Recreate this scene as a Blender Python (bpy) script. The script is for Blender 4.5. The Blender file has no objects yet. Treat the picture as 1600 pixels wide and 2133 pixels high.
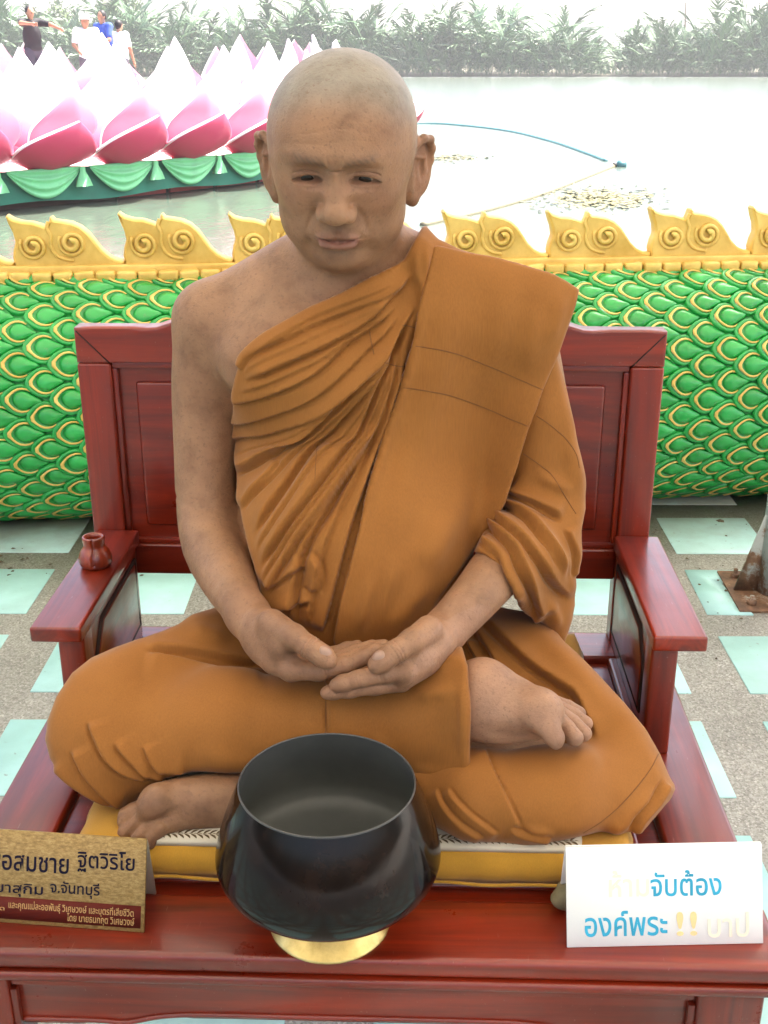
import bpy, bmesh, math, random
import numpy as np
from mathutils import Vector, Matrix
rng = np.random.default_rng(7); random.seed(7)
SC = bpy.context.scene
COL = SC.collection
# ------------------------------------------------------------------ camera
W, H, FPX, HOR, VPX, CZ = 1600, 2133, 2400.0, 115.0, 880.0, 1.40
PITCH = math.atan((H/2-HOR)/FPX); YAW = math.atan((VPX-W/2)/math.hypot(FPX, H/2-HOR))
_cy, _sy, _cp, _sp = math.cos(YAW), math.sin(YAW), math.cos(PITCH), math.sin(PITCH)
CR = np.array([_cy, _sy, 0.]); CF = np.array([-_sy*_cp, _cy*_cp, -_sp]); CU = np.array([-_sy*_sp, _cy*_sp, _cp]); CC = np.array([0, 0, CZ])
def ray(x, y): return CR*(x-W/2)/FPX+CU*(H/2-y)/FPX+CF
def onz(x, y, z): r = ray(x, y); return CC+r*((z-CZ)/r[2])          # pixel -> point on a level surface
def ony(x, y, Y): r = ray(x, y); return CC+r*(Y/r[1])                # pixel -> point on an upright plane
def topx(P):
    d = np.asarray(P, float)-CC; k = d@CF
    return W/2+FPX*(d@CR)/k, H/2-FPX*(d@CU)/k
cam = bpy.data.cameras.new('camera'); co = bpy.data.objects.new('camera', cam); COL.objects.link(co)
cam.sensor_fit = 'VERTICAL'; cam.sensor_height = 36; cam.sensor_width = 27; cam.lens = FPX/H*36
cam.clip_start = .05; cam.clip_end = 3000
co.matrix_world = Matrix(((CR[0], CU[0], -CF[0], 0), (CR[1], CU[1], -CF[1], 0), (CR[2], CU[2], -CF[2], CZ), (0, 0, 0, 1)))
SC.camera = co
# ------------------------------------------------------------------ light
SUN_EL, SUN_AZ = math.radians(64), math.radians(58)       # azimuth clockwise from +Y: ahead of the camera, to its right
sd = Vector((math.cos(SUN_EL)*math.sin(SUN_AZ), math.cos(SUN_EL)*math.cos(SUN_AZ), math.sin(SUN_EL)))
sun = bpy.data.lights.new('sun', 'SUN'); sun.energy = 4.0; sun.angle = math.radians(.6); sun.color = (1, .95, .88)
so = bpy.data.objects.new('sun', sun); COL.objects.link(so); so.rotation_euler = (-sd).to_track_quat('-Z', 'Y').to_euler(); so.location = (8, 5, 14)
wd = bpy.data.worlds.new('World'); SC.world = wd; wd.use_nodes = True
nt = wd.node_tree; bg = nt.nodes['Background']
sk = nt.nodes.new('ShaderNodeTexSky'); sk.sky_type = 'NISHITA'; sk.sun_disc = False
sk.sun_elevation = SUN_EL; sk.sun_rotation = SUN_AZ; sk.air_density = .8; sk.dust_density = 6.0; sk.ozone_density = .6; sk.altitude = 0
nt.links.new(sk.outputs[0], bg.inputs[0]); bg.inputs[1].default_value = .15
vs = SC.view_settings; vs.view_transform = 'Standard'; vs.look = 'None'; vs.gamma = 1; vs.use_curve_mapping = False
vs.exposure = 2.15
SC.cycles.max_bounces = 8; SC.cycles.diffuse_bounces = 5; SC.cycles.glossy_bounces = 4; SC.cycles.transmission_bounces = 6; SC.cycles.volume_bounces = 1
SC.cycles.use_denoising = True; SC.cycles.caustics_reflective = False; SC.cycles.caustics_refractive = False
# ------------------------------------------------------------------ helpers
def tag(o, label=None, cat=None, group=None, kind=None):
    if label: o['label'] = label
    if cat: o['category'] = cat
    if group: o['group'] = group
    if kind: o['kind'] = kind
    return o
def empty(name, loc=(0, 0, 0), label=None, cat=None, group=None):
    o = bpy.data.objects.new(name, None); COL.objects.link(o); o.location = loc; o.empty_display_size = .05
    return tag(o, label, cat, group)
def put(name, me, mat=None, parent=None, loc=None, rot=None, scale=None):
    """link a mesh; vertices are world coordinates unless loc/rot are given"""
    o = bpy.data.objects.new(name, me); COL.objects.link(o)
    if mat is not None and len(me.materials) == 0:
        for m in (mat if isinstance(mat, (list, tuple)) else [mat]): me.materials.append(m)
    if loc is not None: o.location = loc
    if rot is not None: o.rotation_euler = rot
    if scale is not None: o.scale = scale
    if parent is not None:
        o.parent = parent
        p, M = parent, Matrix()
        chain = []
        while p is not None: chain.append(p); p = p.parent
        for q in reversed(chain): M = M @ q.matrix_parent_inverse @ Matrix.LocRotScale(q.location, q.rotation_euler, q.scale)
        o.matrix_parent_inverse = M.inverted()
    return o
def mk(V, F, smooth=False, mi=None, name='m'):
    me = bpy.data.meshes.new(name); V = np.asarray(V, np.float32)
    if isinstance(F, np.ndarray):
        n, k = F.shape
        me.vertices.add(len(V)); me.vertices.foreach_set('co', V.ravel())
        me.loops.add(n*k); me.loops.foreach_set('vertex_index', F.astype(np.int32).ravel())
        me.polygons.add(n); me.polygons.foreach_set('loop_start', np.arange(0, n*k, k, dtype=np.int32))
    else:
        me.from_pydata(V.tolist(), [], [list(map(int, f)) for f in F])
    if mi is not None: me.polygons.foreach_set('material_index', np.asarray(mi, np.int32))
    if smooth: me.polygons.foreach_set('use_smooth', np.ones(len(me.polygons), bool))
    me.update(calc_edges=True); me.validate()
    return me
def bm2me(bm, smooth=False, name='m'):
    me = bpy.data.meshes.new(name); bmesh.ops.recalc_face_normals(bm, faces=bm.faces); bm.to_mesh(me); bm.free()
    if smooth: me.polygons.foreach_set('use_smooth', np.ones(len(me.polygons), bool))
    return me
def box_me(x0, x1, y0, y1, z0, z1, bev=.003, seg=2):
    bm = bmesh.new(); bmesh.ops.create_cube(bm, size=1)
    for v in bm.verts: v.co = Vector(((x0+x1)/2+v.co.x*(x1-x0), (y0+y1)/2+v.co.y*(y1-y0), (z0+z1)/2+v.co.z*(z1-z0)))
    if bev: bmesh.ops.bevel(bm, geom=bm.edges[:], offset=bev, segments=seg, profile=.6, affect='EDGES')
    me = bm2me(bm, True)
    return me
def box(name, x0, x1, y0, y1, z0, z1, mat, parent=None, bev=.003, seg=2):
    o = put(name, box_me(x0, x1, y0, y1, z0, z1, bev, seg), mat, parent); autosmooth(o); return o
def autosmooth(o, ang=40):
    me = o.data; bm = bmesh.new(); bm.from_mesh(me); a = math.radians(ang)
    for e in bm.edges:
        if len(e.link_faces) == 2: e.smooth = e.calc_face_angle(0) < a
    for f in bm.faces: f.smooth = True
    bm.to_mesh(me); bm.free()
def lathe_me(prof, n=48, c=(0, 0), smooth=True, cap=True):
    V, F = [], []
    for r, z in prof:
        for k in range(n): a = 2*math.pi*k/n; V.append((c[0]+r*math.cos(a), c[1]+r*math.sin(a), z))
    m = len(prof)
    for i in range(m-1):
        for k in range(n): F.append((i*n+k, i*n+(k+1) % n, (i+1)*n+(k+1) % n, (i+1)*n+k))
    if cap: F.append(tuple(range(n))[::-1]); F.append(tuple((m-1)*n+k for k in range(n)))
    me = mk(V, F, smooth); return me
def tube_me(pts, r, n=8, cap=True, smooth=True):
    pts = [np.array(p, float) for p in pts]; V, F = [], []; m = len(pts)
    rr = r if hasattr(r, '__len__') else [r]*m
    up = None
    for i, p in enumerate(pts):
        t = pts[min(i+1, m-1)]-pts[max(i-1, 0)]; t /= np.linalg.norm(t)+1e-12
        if up is None:
            up = np.array([0, 0, 1.]) if abs(t[2]) < .9 else np.array([1., 0, 0])
        a = np.cross(t, up); a /= np.linalg.norm(a)+1e-12; b = np.cross(a, t); up = b
        for k in range(n): q = 2*math.pi*k/n; V.append(p+rr[i]*(math.cos(q)*a+math.sin(q)*b))
    for i in range(m-1):
        for k in range(n): F.append((i*n+k, i*n+(k+1) % n, (i+1)*n+(k+1) % n, (i+1)*n+k))
    if cap: F.append(tuple(range(n))[::-1]); F.append(tuple((m-1)*n+k for k in range(n)))
    return mk(V, F, smooth)
def prism_me(poly, thick, tf, bev=0, seg=2):
    """poly (a,b) outline extruded along c from 0 to thick; tf maps (a,b,c) -> world"""
    bm = bmesh.new(); vs_ = [bm.verts.new((a, b, 0)) for a, b in poly]; f = bm.faces.new(vs_)
    r = bmesh.ops.extrude_face_region(bm, geom=[f])
    for v in r['geom']:
        if isinstance(v, bmesh.types.BMVert): v.co.z += thick
    if bev:
        es = [e for e in bm.edges if abs(e.verts[0].co.z-e.verts[1].co.z) < 1e-6 and e.verts[0].co.z > thick/2]
        bmesh.ops.bevel(bm, geom=es, offset=bev, segments=seg, profile=.6, affect='EDGES')
    for v in bm.verts: v.co = Vector(tf(*v.co))
    return bm2me(bm, True)
def cr(pts, n=8, closed=False):
    """Catmull-Rom through points"""
    P = np.array(pts, float); m = len(P); out = []
    for i in range(m if closed else m-1):
        g = (lambda k: P[k % m]) if closed else (lambda k: P[min(max(k, 0), m-1)])
        p0, p1, p2, p3 = g(i-1), g(i), g(i+1), g(i+2)
        for t in np.arange(n)/n: out.append(.5*((2*p1)+(p2-p0)*t+(2*p0-5*p1+4*p2-p3)*t*t+(3*p1-p0-3*p2+p3)*t**3))
    if not closed: out.append(P[-1])
    return np.array(out)
# ------------------------------------------------------------------ materials
class MT:
    def __init__(s, name, rough=.5, metal=0., coat=0., coat_r=.1, spec=.5, sheen=0.):
        s.m = bpy.data.materials.new(name); s.m.use_nodes = True; s.t = s.m.node_tree; s.b = s.t.nodes['Principled BSDF']
        s.i('Roughness', rough); s.i('Metallic', metal); s.i('Coat Weight', coat); s.i('Coat Roughness', coat_r); s.i('Specular IOR Level', spec); s.i('Sheen Weight', sheen)
    def i(s, k, v): s.b.inputs[k].default_value = v; return s
    def n(s, typ, **kw):
        nd = s.t.nodes.new(typ)
        for k, v in kw.items():
            if k.startswith('i_'): nd.inputs[k[2:].replace('_', ' ')].default_value = v
            else: setattr(nd, k, v)
        return nd
    def l(s, a, b): s.t.links.new(a, b); return s
    def coord(s, scale=(1, 1, 1), kind='Object'):
        tc = s.n('ShaderNodeTexCoord'); mp = s.n('ShaderNodeMapping'); mp.inputs['Scale'].default_value = scale
        s.l(tc.outputs[kind], mp.inputs[0]); return mp.outputs[0]
    def noise(s, sc, det=4, rough=.6, co=None, dist=0.):
        nz = s.n('ShaderNodeTexNoise'); nz.inputs['Scale'].default_value = sc; nz.inputs['Detail'].default_value = det; nz.inputs['Roughness'].default_value = rough; nz.inputs['Distortion'].default_value = dist
        s.l(co if co is not None else s.coord(), nz.inputs['Vector']); return nz.outputs['Fac']
    def ramp(s, fac, stops):
        r = s.n('ShaderNodeValToRGB'); e = r.color_ramp.elements
        while len(e) < len(stops): e.new(.5)
        for q, (p, c) in zip(e, stops): q.position = p; q.color = (*c, 1) if len(c) == 3 else c
        s.l(fac, r.inputs[0]); return r.outputs[0]
    def mix(s, fac, a, b, mode='MIX'):
        mx = s.n('ShaderNodeMix', data_type='RGBA', blend_type=mode)
        for k, v in (('Factor', fac), ('A', a), ('B', b)):
            sk_ = [q for q in mx.inputs if q.name == k and (q.type == 'VALUE' if k == 'Factor' else q.type == 'RGBA')][0]
            if hasattr(v, 'is_output'): s.l(v, sk_)
            else: sk_.default_value = v if k == 'Factor' else (*v, 1)
        return [q for q in mx.outputs if q.type == 'RGBA'][0]
    def col(s, c):
        if hasattr(c, 'is_output'): s.l(c, s.b.inputs['Base Color'])
        else: s.b.inputs['Base Color'].default_value = (*c, 1)
        return s
    def bump(s, h, st=.3, d=.01):
        b = s.n('ShaderNodeBump'); b.inputs['Strength'].default_value = st; b.inputs['Distance'].default_value = d
        s.l(h, b.inputs['Height']); s.l(b.outputs[0], s.b.inputs['Normal']); return s
    def rough(s, h, a, b):
        mr = s.n('ShaderNodeMapRange'); mr.inputs['To Min'].default_value = a; mr.inputs['To Max'].default_value = b; s.l(h, mr.inputs['Value']); s.l(mr.outputs[0], s.b.inputs['Roughness']); return s
def attr(m, name='Col'):
    a = m.n('ShaderNodeAttribute'); a.attribute_name = name; return a
def simple(name, c, rough=.5, var=.25, sc=8, bump=.1, **kw):
    m = MT(name, rough, **kw); f = m.noise(sc, 5)
    m.col(m.ramp(f, [(.25, tuple(x*(1-var) for x in c)), (.75, tuple(min(1, x*(1+var)) for x in c))]))
    if bump: m.bump(m.noise(sc*6, 3), bump, .004)
    return m.m
def wood(name, axis, dark=(.085, .006, .0018), light=(.285, .023, .004)):
    m = MT(name, .34, coat=.45, coat_r=.14)
    s = [26, 26, 26]; s[axis] = 1.6
    co_ = m.coord(tuple(s)); f = m.noise(1.0, 6, .65, co_, 1.2); f2 = m.noise(3.1, 3, .5)
    c = m.ramp(f, [(.3, dark), (.7, light)])
    c = m.mix(.5, c, m.ramp(f2, [(.3, (.45, .45, .45)), (.75, (1.35, 1.25, 1.2))]), 'MULTIPLY')
    sc_ = m.noise(1.0, 2, .5, m.coord((310, 34, 190))); c = m.mix(m.ramp(sc_, [(.70, (0, 0, 0)), (.76, (.22, .22, .22))]), c, (.42, .26, .22))      # rubbed scratches and dust
    m.col(c); sm = m.noise(14, 6, .75); m.rough(sm, .16, .5)
    s2 = [90, 90, 90]; s2[axis] = 5; m.bump(m.noise(1.0, 3, .6, m.coord(tuple(s2))), .08, .002)
    mr = m.n('ShaderNodeMapRange'); mr.inputs['To Min'].default_value = .06; mr.inputs['To Max'].default_value = .26
    m.l(m.noise(9, 4, .7), mr.inputs['Value']); m.l(mr.outputs[0], m.b.inputs['Coat Roughness'])
    return m.m
WX, WY, WZ = wood('lacquered_wood_x', 0), wood('lacquered_wood_y', 1), wood('lacquered_wood_z', 2)
# ================================================================== setting: deck, water, bank
WATER_Z = -1.0
def dust(m):
    """soil drifted up against the foot of the railing, broken up by noise"""
    ge = m.n('ShaderNodeNewGeometry'); sx = m.n('ShaderNodeSeparateXYZ'); m.l(ge.outputs['Position'], sx.inputs[0])
    a = m.n('ShaderNodeMath', operation='MULTIPLY_ADD'); m.l(sx.outputs[0], a.inputs[0]); a.inputs[1].default_value = -.126; m.l(sx.outputs[1], a.inputs[2])
    b = m.n('ShaderNodeMath', operation='MULTIPLY_ADD'); m.l(m.noise(5, 5, .65, ge.outputs['Position']), b.inputs[0]); b.inputs[1].default_value = .55; m.l(a.outputs[0], b.inputs[2])
    mr = m.n('ShaderNodeMapRange'); mr.inputs['From Min'].default_value = 3.48; mr.inputs['From Max'].default_value = 3.82; mr.inputs['To Max'].default_value = .85; m.l(b.outputs[0], mr.inputs['Value']); return mr.outputs[0]
def mat_deck():
    m = MT('pebble_aggregate', .75); co_ = m.coord()
    v = m.n('ShaderNodeTexVoronoi'); v.inputs['Scale'].default_value = 240; m.l(co_, v.inputs['Vector'])
    c = m.ramp(v.outputs['Color'], [(.05, (.22, .205, .18)), (.45, (.35, .335, .305)), (.8, (.45, .433, .40)), (1., (.66, .64, .61))])
    c = m.mix(.55, c, m.ramp(m.noise(2.2, 5, .6, co_), [(.3, (.55, .52, .46)), (.7, (1.15, 1.12, 1.08))]), 'MULTIPLY')
    c = m.mix(dust(m), c, (.20, .165, .12))
    m.col(c); m.bump(v.outputs['Distance'], .5, .004); m.rough(m.noise(30, 3), .45, .85); return m.m
def mat_tile():
    m = MT('aqua_painted_tile', .5); co_ = m.coord()
    oi = m.n('ShaderNodeObjectInfo')
    c = m.ramp(oi.outputs['Random'], [(0, (.34, .58, .56)), (.5, (.39, .63, .61)), (1, (.44, .66, .64))])
    ge = m.n('ShaderNodeNewGeometry'); wc = ge.outputs['Position']
    c = m.mix(.6, c, m.ramp(m.noise(3.3, 6, .65, wc), [(.3, (.62, .64, .58)), (.62, (1.05, 1.05, 1.05))]), 'MULTIPLY')
    c = m.mix(m.ramp(m.noise(60, 2, .5, wc), [(.70, (0, 0, 0)), (.76, (.7, .7, .7))]), c, (.2, .19, .16))
    c = m.mix(dust(m), c, (.21, .18, .13))
    m.col(c); m.rough(m.noise(9, 4, .6, wc), .3, .6); m.bump(m.noise(120, 3, .6, wc), .08, .002); return m.m
deck = tag(put('deck_floor', box_me(-9, 9, -7, 3.98, -.35, 0, 0), mat_deck()), kind='structure')
tile_me = box_me(-.1435, .1435, -.1435, .1435, -.006, .003, .0015, 1); MTILE = mat_tile(); tile_me.materials.append(MTILE)
for i in range(-7, 8):
    for j in range(-10, 4):
        x, y = -.773+.425*i, 2.905+.41*j
        x, y = x*math.cos(.026)-(y-2.9)*math.sin(.006), y+.026*(x+.77)
        if i == 4 and j == 0:                       # this one is broken out round the roof post
            pl = [(-.1435, -.1435), (-.02, -.1435), (-.06, .055), (.1435, .055), (.1435, .1435), (-.1435, .1435)]
            put('tile', prism_me(pl, .009, lambda a, b, c, x=x, y=y: (x+a, y+b, c-.006)), MTILE, deck)
            continue
        put('tile', tile_me, None, deck, loc=(x, y, 0), rot=(0, 0, .026))
edge = tag(put('deck_edge', box_me(-9, 9, 3.98, 4.2, -1.6, .06, .02), simple('grey_concrete', (.30, .29, .27), .8)), kind='structure')
def mat_water():
    m = MT('pond_water', .18, spec=.5); m.i('IOR', 1.33); m.col((.085, .105, .08))
    a = m.noise(2.6, 4, .6, m.coord((1, .45, 1))); b = m.noise(9, 3, .5, m.coord((1, .5, 1)))
    mx = m.n('ShaderNodeMath', operation='MULTIPLY_ADD'); m.l(b, mx.inputs[0]); mx.inputs[1].default_value = .3; m.l(a, mx.inputs[2])
    m.bump(mx.outputs[0], .35, .07); return m.m
water = tag(put('water', mk([(-700, 3.9, WATER_Z), (700, 3.9, WATER_Z), (700, 160, WATER_Z), (-700, 160, WATER_Z)], [(0, 1, 2, 3)]), mat_water()), kind='structure')
BANK_Y = 148.
g = 60; V = []; F = []
for j, (yy, zz) in enumerate([(BANK_Y-3, -1.5), (BANK_Y, -1.02), (BANK_Y+2, -.85), (BANK_Y+20, -.4), (900, -.2)]):
    for k in range(g): V.append((-700+1400*k/(g-1), yy+(math.sin(k*1.7)*1.2 if j < 3 else 0), zz))
for j in range(4):
    for k in range(g-1): F.append((j*g+k, j*g+k+1, (j+1)*g+k+1, (j+1)*g+k))
tag(put('far_bank', mk(V, F, True), simple('bank_mud', (.12, .11, .07), .9, sc=.3)), kind='structure')
# ---------------------------------------------------------------- palms on the far bank
def mat_leaf(name, a, b, sc=.6):
    m = MT(name, .45); at = attr(m)
    m.col(m.mix(at.outputs['Fac'], a, b)); m.i('Transmission Weight', 0)
    return m.m
def fronds(specs, name, mat, nl=15):
    """specs: (base xyz, azimuth, lean, length) -> leaflets of arching feather fronds, one mesh"""
    V = []; F = []; C = []
    for (b, az, lean, L, sh) in specs:
        d = np.array([math.cos(az), math.sin(az), 0]); side = np.array([-d[1], d[0], 0]); b = np.array(b)
        pts = []
        for t in np.linspace(0, 1, nl):
            pts.append(b+d*L*lean*(t**1.6)+np.array([0, 0, L*(t*(1-lean*.25)-.38*lean*t**3)]))
        base = len(V)
        for i, p in enumerate(pts[1:], 1):
            t = i/(nl-1); tan = pts[i]-pts[i-1]; tan /= np.linalg.norm(tan)
            ll = L*.24*math.sin(math.pi*min(1, .18+t*.8))**.7+.1; w = L*.030
            if t < .16: continue
            for s in (-1, 1):
                tip = p+(side*s*random.uniform(.25, .7)+tan*1.1-np.array([0, 0, random.uniform(.1, .5)]))*ll*random.uniform(.7, 1.25)
                k = len(V); V += [p-tan*w, p+tan*w, tip]; F.append((k, k+1, k+2)); C.append(sh+random.uniform(-.15, .15))
        k = len(V)                                    # the rib
        for p in pts: V += [p-side*.02*L/5, p+side*.02*L/5]
        for i in range(nl-1): F.append((k+2*i, k+2*i+1, k+2*i+3)); F.append((k+2*i, k+2*i+3, k+2*i+2)); C += [sh+.2, sh+.2]
    me = mk(V, np.array(F)); a = me.attributes.new('Col', 'FLOAT', 'FACE'); a.data.foreach_set('value', np.clip(np.array(C, np.float32), 0, 1))
    return put(name, me, mat)
LEAFN = mat_leaf('palm_leaf', (.022, .068, .026), (.12, .22, .085))
def thicket(name, x0, x1, label, hfun):
    sp = []
    for row, (dy, dens) in enumerate([(-1, .7), (1.5, .9), (4.5, 1.2), (9, 1.7), (-2, .45)]):
        x = x0
        while x < x1:
            x += dens*random.uniform(.6, 1.4)
            hh = hfun(x)*random.uniform(.72, 1.12)*(.72, .95, 1.05, 1.05, .34)[row]
            if hh < .4: continue
            for q in range(9):
                sp.append(((x+random.uniform(-.5, .5), BANK_Y+1+dy+random.uniform(-1, 1), -.9+hh*random.choice((0, 0, .15, .3))), random.uniform(0, 6.283), random.uniform(.25, 1.05), hh*random.uniform(.55, 1.05), random.uniform(.05, .8)))
    o = fronds(sp, name, LEAFN); tag(o, label, 'palms', kind='stuff'); return o
def px2x(px, Y=BANK_Y): return ony(px, 130, Y)[0]
GAP = px2x(1268)
def hl(x): return 8.4+1.0*math.sin(x*.31)+.7*math.sin(x*.83+1)
thicket('palm_thicket', px2x(-260), GAP-.6, 'long hazy thicket of nipa palms across the water, beside the gap', lambda x: hl(x)*min(1, .35+(GAP-x)/6))
thicket('palm_thicket', GAP+.9, px2x(1900), 'hazy nipa palm thicket behind the open water, taller towards its far end', lambda x: (5.6+.16*(x-GAP)+.8*math.sin(x*.5))*min(1, .4+(x-GAP)/5))
def leafcloud(c, r, n, s, sh=.4):
    V = np.zeros((n*3, 3)); d = rng.normal(size=(n, 3)); d /= np.linalg.norm(d, axis=1)[:, None]
    lob = .72+.28*np.sin(d[:, 0]*5+d[:, 2]*4)*np.cos(d[:, 1]*4+d[:, 2]*3)
    P = np.array(c)+d*np.array(r)*(rng.uniform(.45, 1, (n, 1))**.5)*lob[:, None]
    for k in range(3): V[k::3] = P+rng.normal(size=(n, 3))*s
    me = mk(V, np.arange(n*3).reshape(-1, 3)); a = me.attributes.new('Col', 'FLOAT', 'FACE'); a.data.foreach_set('value', np.clip(rng.normal(sh, .2, n), 0, 1).astype(np.float32)); return me
LEAFB = mat_leaf('broad_leaf', (.04, .08, .028), (.17, .24, .08)); BARK = simple('bark', (.16, .12, .09), .9)
for px, top, wid, lab in [(120, -5, 150, 'hazy broad tree behind the palms, nearest the man in black'), (262, -25, 150, 'tall pale green tree rising behind the lotus petals'), (40, 30, 120, 'low round hazy tree at the end of the far bank')]:
    Yt = BANK_Y+22; x = px2x(px, Yt); zt = ony(px, top, Yt)[2]; r = wid/2*Yt/FPX; e = empty('broadleaf_tree', (x, Yt, -.4), lab, 'tree', 'trees behind the palms')
    put('trunk', tube_me([(x, Yt, -.6), (x+.3, Yt, zt*.45), (x, Yt, zt-r*.6)], [.4, .28, .1]), BARK, e)
    put('crown', leafcloud((x, Yt, zt-r*1.0), (r, r, r*1.0), 5200, .22, .55), LEAFB, e)
x = px2x(1418, BANK_Y+30); Yt = BANK_Y+30; zt = ony(1418, 5, Yt)[2]
e = empty('coconut_palm', (x, Yt, -.4), 'thin hazy palm rising above the far thicket', 'palm')
put('trunk', tube_me([(x, Yt, -.6), (x+.25, Yt, zt*.5), (x, Yt, zt)], [.22, .16, .1]), BARK, e)
o = fronds([((x, Yt, zt), a, .95, 2.6, .4) for a in np.linspace(0, 6.0, 11)], 'crown', LEAFN); o.parent = e; o.matrix_parent_inverse = Matrix.Translation(-Vector(e.location))
# ---------------------------------------------------------------- floating booms and weed
def onw(x, y, dz=0.): return onz(x, y, WATER_Z+dz)
BOOM_A = simple('aqua_plastic', (.035, .15, .16), .5); BOOM_P = simple('pale_plastic', (.13, .115, .065), .6)
pts = cr([onw(*p) for p in [(700, 262), (880, 258), (960, 262), (1060, 274), (1150, 296), (1215, 318), (1262, 336)]], 6)
tag(put('floating_boom', tube_me(pts, .055, 8), BOOM_A), 'aqua pipe boom curving over the white water', 'boom')
pts = cr([onw(*p) for p in [(1278, 347), (1215, 372), (1130, 405), (1040, 432), (960, 452), (880, 470)]], 6)
tag(put('floating_boom', tube_me(pts, .055, 8), BOOM_P), 'pale straight pipe boom ending at the small aqua float', 'boom')
p = onw(1293, 347)
e = empty('boom_float', p, 'small aqua float capping the joint of the booms', 'float')
put('float_body', tube_me([p+[-.10, 0, .03], p+[-.07, 0, .03], p+[.1, 0, .03], p+[.13, 0, .03]], [.05, .11, .11, .05], 12), BOOM_A, e)
put('collar', tube_me([p+[-.18, 0, .03], p+[-.1, 0, .03]], .06, 10), simple('dark_rubber', (.05, .05, .05), .7), e)
def weed(cx, cy, sx, sy, n, label):
    V = []; F = []
    for k in range(n):
        a, b = rng.normal(0, .5, 2); q = onw(cx+a*sx, cy+b*sy, .004); s = rng.uniform(.02, .075); th = rng.uniform(0, 6.28); k0 = len(V)
        for j in range(4): V.append(q+np.array([math.cos(th+j*1.57)*s*(1.8 if j % 2 else .7), math.sin(th+j*1.57)*s*(1.8 if j % 2 else .7), rng.uniform(0, .03)]))
        F.append((k0, k0+1, k0+2, k0+3))
    tag(put('water_weed', mk(V, F), simple('weed_green', (.16, .15, .07), .8, sc=3)), label, 'water weed', kind='stuff')
weed(1245, 413, 115, 24, 700, 'patch of floating weed beside the pale boom')
weed(945, 329, 70, 7, 160, 'thin streak of floating weed inside the booms')

# ---------------------------------------------------------------- grit and leaf bits blown against the railing and the post
V = []; F = []
for k in range(260):
    if k < 200: x = rng.uniform(-2.2, 2.2); y = 3.36+.126*x-abs(rng.normal(0, .16))
    else: x, y = 1.0+rng.normal(0, .18), 2.95+rng.normal(0, .16)
    s = rng.uniform(.002, .007)*(2 if k % 17 == 0 else 1); th = rng.uniform(0, 6.28); k0 = len(V)
    for j in range(5): a = th+j*1.2566; rr = s*rng.uniform(.6, 1.3)*(1.6 if j == 0 else 1); V.append((x+rr*math.cos(a), y+rr*math.sin(a), .0035+rng.uniform(0, .0015)))
    V.append((x, y, .0045+s*.5)); F += [(k0+j, k0+(j+1) % 5, k0+5) for j in range(5)]
tag(put('floor_litter', mk(V, F), simple('dry_litter', (.10, .075, .045), .9, .5, 40, bump=0)), 'grit and dry leaf bits scattered along the foot of the railing', 'litter', kind='stuff')
# ================================================================== serpent railing
RA = math.radians(7.2); RU = np.array([math.cos(RA), math.sin(RA), 0]); RN = np.array([math.sin(RA), -math.cos(RA), 0])   # along, towards the camera
R0 = np.array([-.07, 3.67, 0.]); RC, RB, RH = .392, .325, .388          # ellipse centre height, half depth, half height
def rsurf(u, th, off=0.):
    """th 0 = facing the camera level, +90 deg = top"""
    p = R0+RU*u+RN*(RB+off)*math.cos(th); return p+np.array([0, 0, RC+(RH+off)*math.sin(th)])
def rframe(u, th):
    n = RN*math.cos(th)/RB+np.array([0, 0, math.sin(th)/RH]); n /= np.linalg.norm(n)
    v = np.cross(n, RU); v = np.array([0, 0, 1.])-n*n[2]; v /= np.linalg.norm(v)
    return n, v
def mat_green():
    m = MT('green_enamel', .3, coat=.5, coat_r=.15); ge = m.n('ShaderNodeNewGeometry'); w = ge.outputs['Position']
    c = m.ramp(m.noise(7, 5, .6, w), [(.3, (.010, .27, .035)), (.7, (.022, .43, .075))])
    c = m.mix(m.ramp(m.noise(45, 4, .7, w), [(.62, (0, 0, 0)), (.72, (.5, .5, .5))]), c, (.12, .24, .10))
    m.col(c); m.rough(m.noise(20, 4, .6, w), .2, .5); m.bump(m.noise(40, 4, .6, w), .12, .004); return m.m
def mat_gold(name='gold_paint', d=(.62, .38, .07), l=(.86, .60, .17)):
    m = MT(name, .38, metal=.15); ge = m.n('ShaderNodeNewGeometry'); w = ge.outputs['Position']
    m.col(m.ramp(m.noise(11, 5, .6, w), [(.3, d), (.7, l)])); m.rough(m.noise(30, 3, .6, w), .28, .5); m.bump(m.noise(26, 4, .6, w), .14, .006); return m.m
GREEN, GOLD = mat_green(), mat_gold()
GROOVE = simple('dull_green_paint', (.03, .26, .06), .6, sc=12)
UL = 3.8
rail = empty('serpent_railing', tuple(R0), 'green scaled serpent railing with gold scroll crest behind the bench', 'railing')
V = []; F = []; nu, nth = 30, 40
for i in range(nu+1):
    for k in range(nth): V.append(rsurf(-UL+2*UL*i/nu, 2*math.pi*k/nth))
for i in range(nu):
    for k in range(nth): F.append((i*nth+k, i*nth+(k+1) % nth, (i+1)*nth+(k+1) % nth, (i+1)*nth+k))
F += [tuple(range(nth)), tuple(nu*nth+k for k in range(nth))[::-1]]
put('serpent_body', mk(V, F, True), GROOVE, rail)
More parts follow.
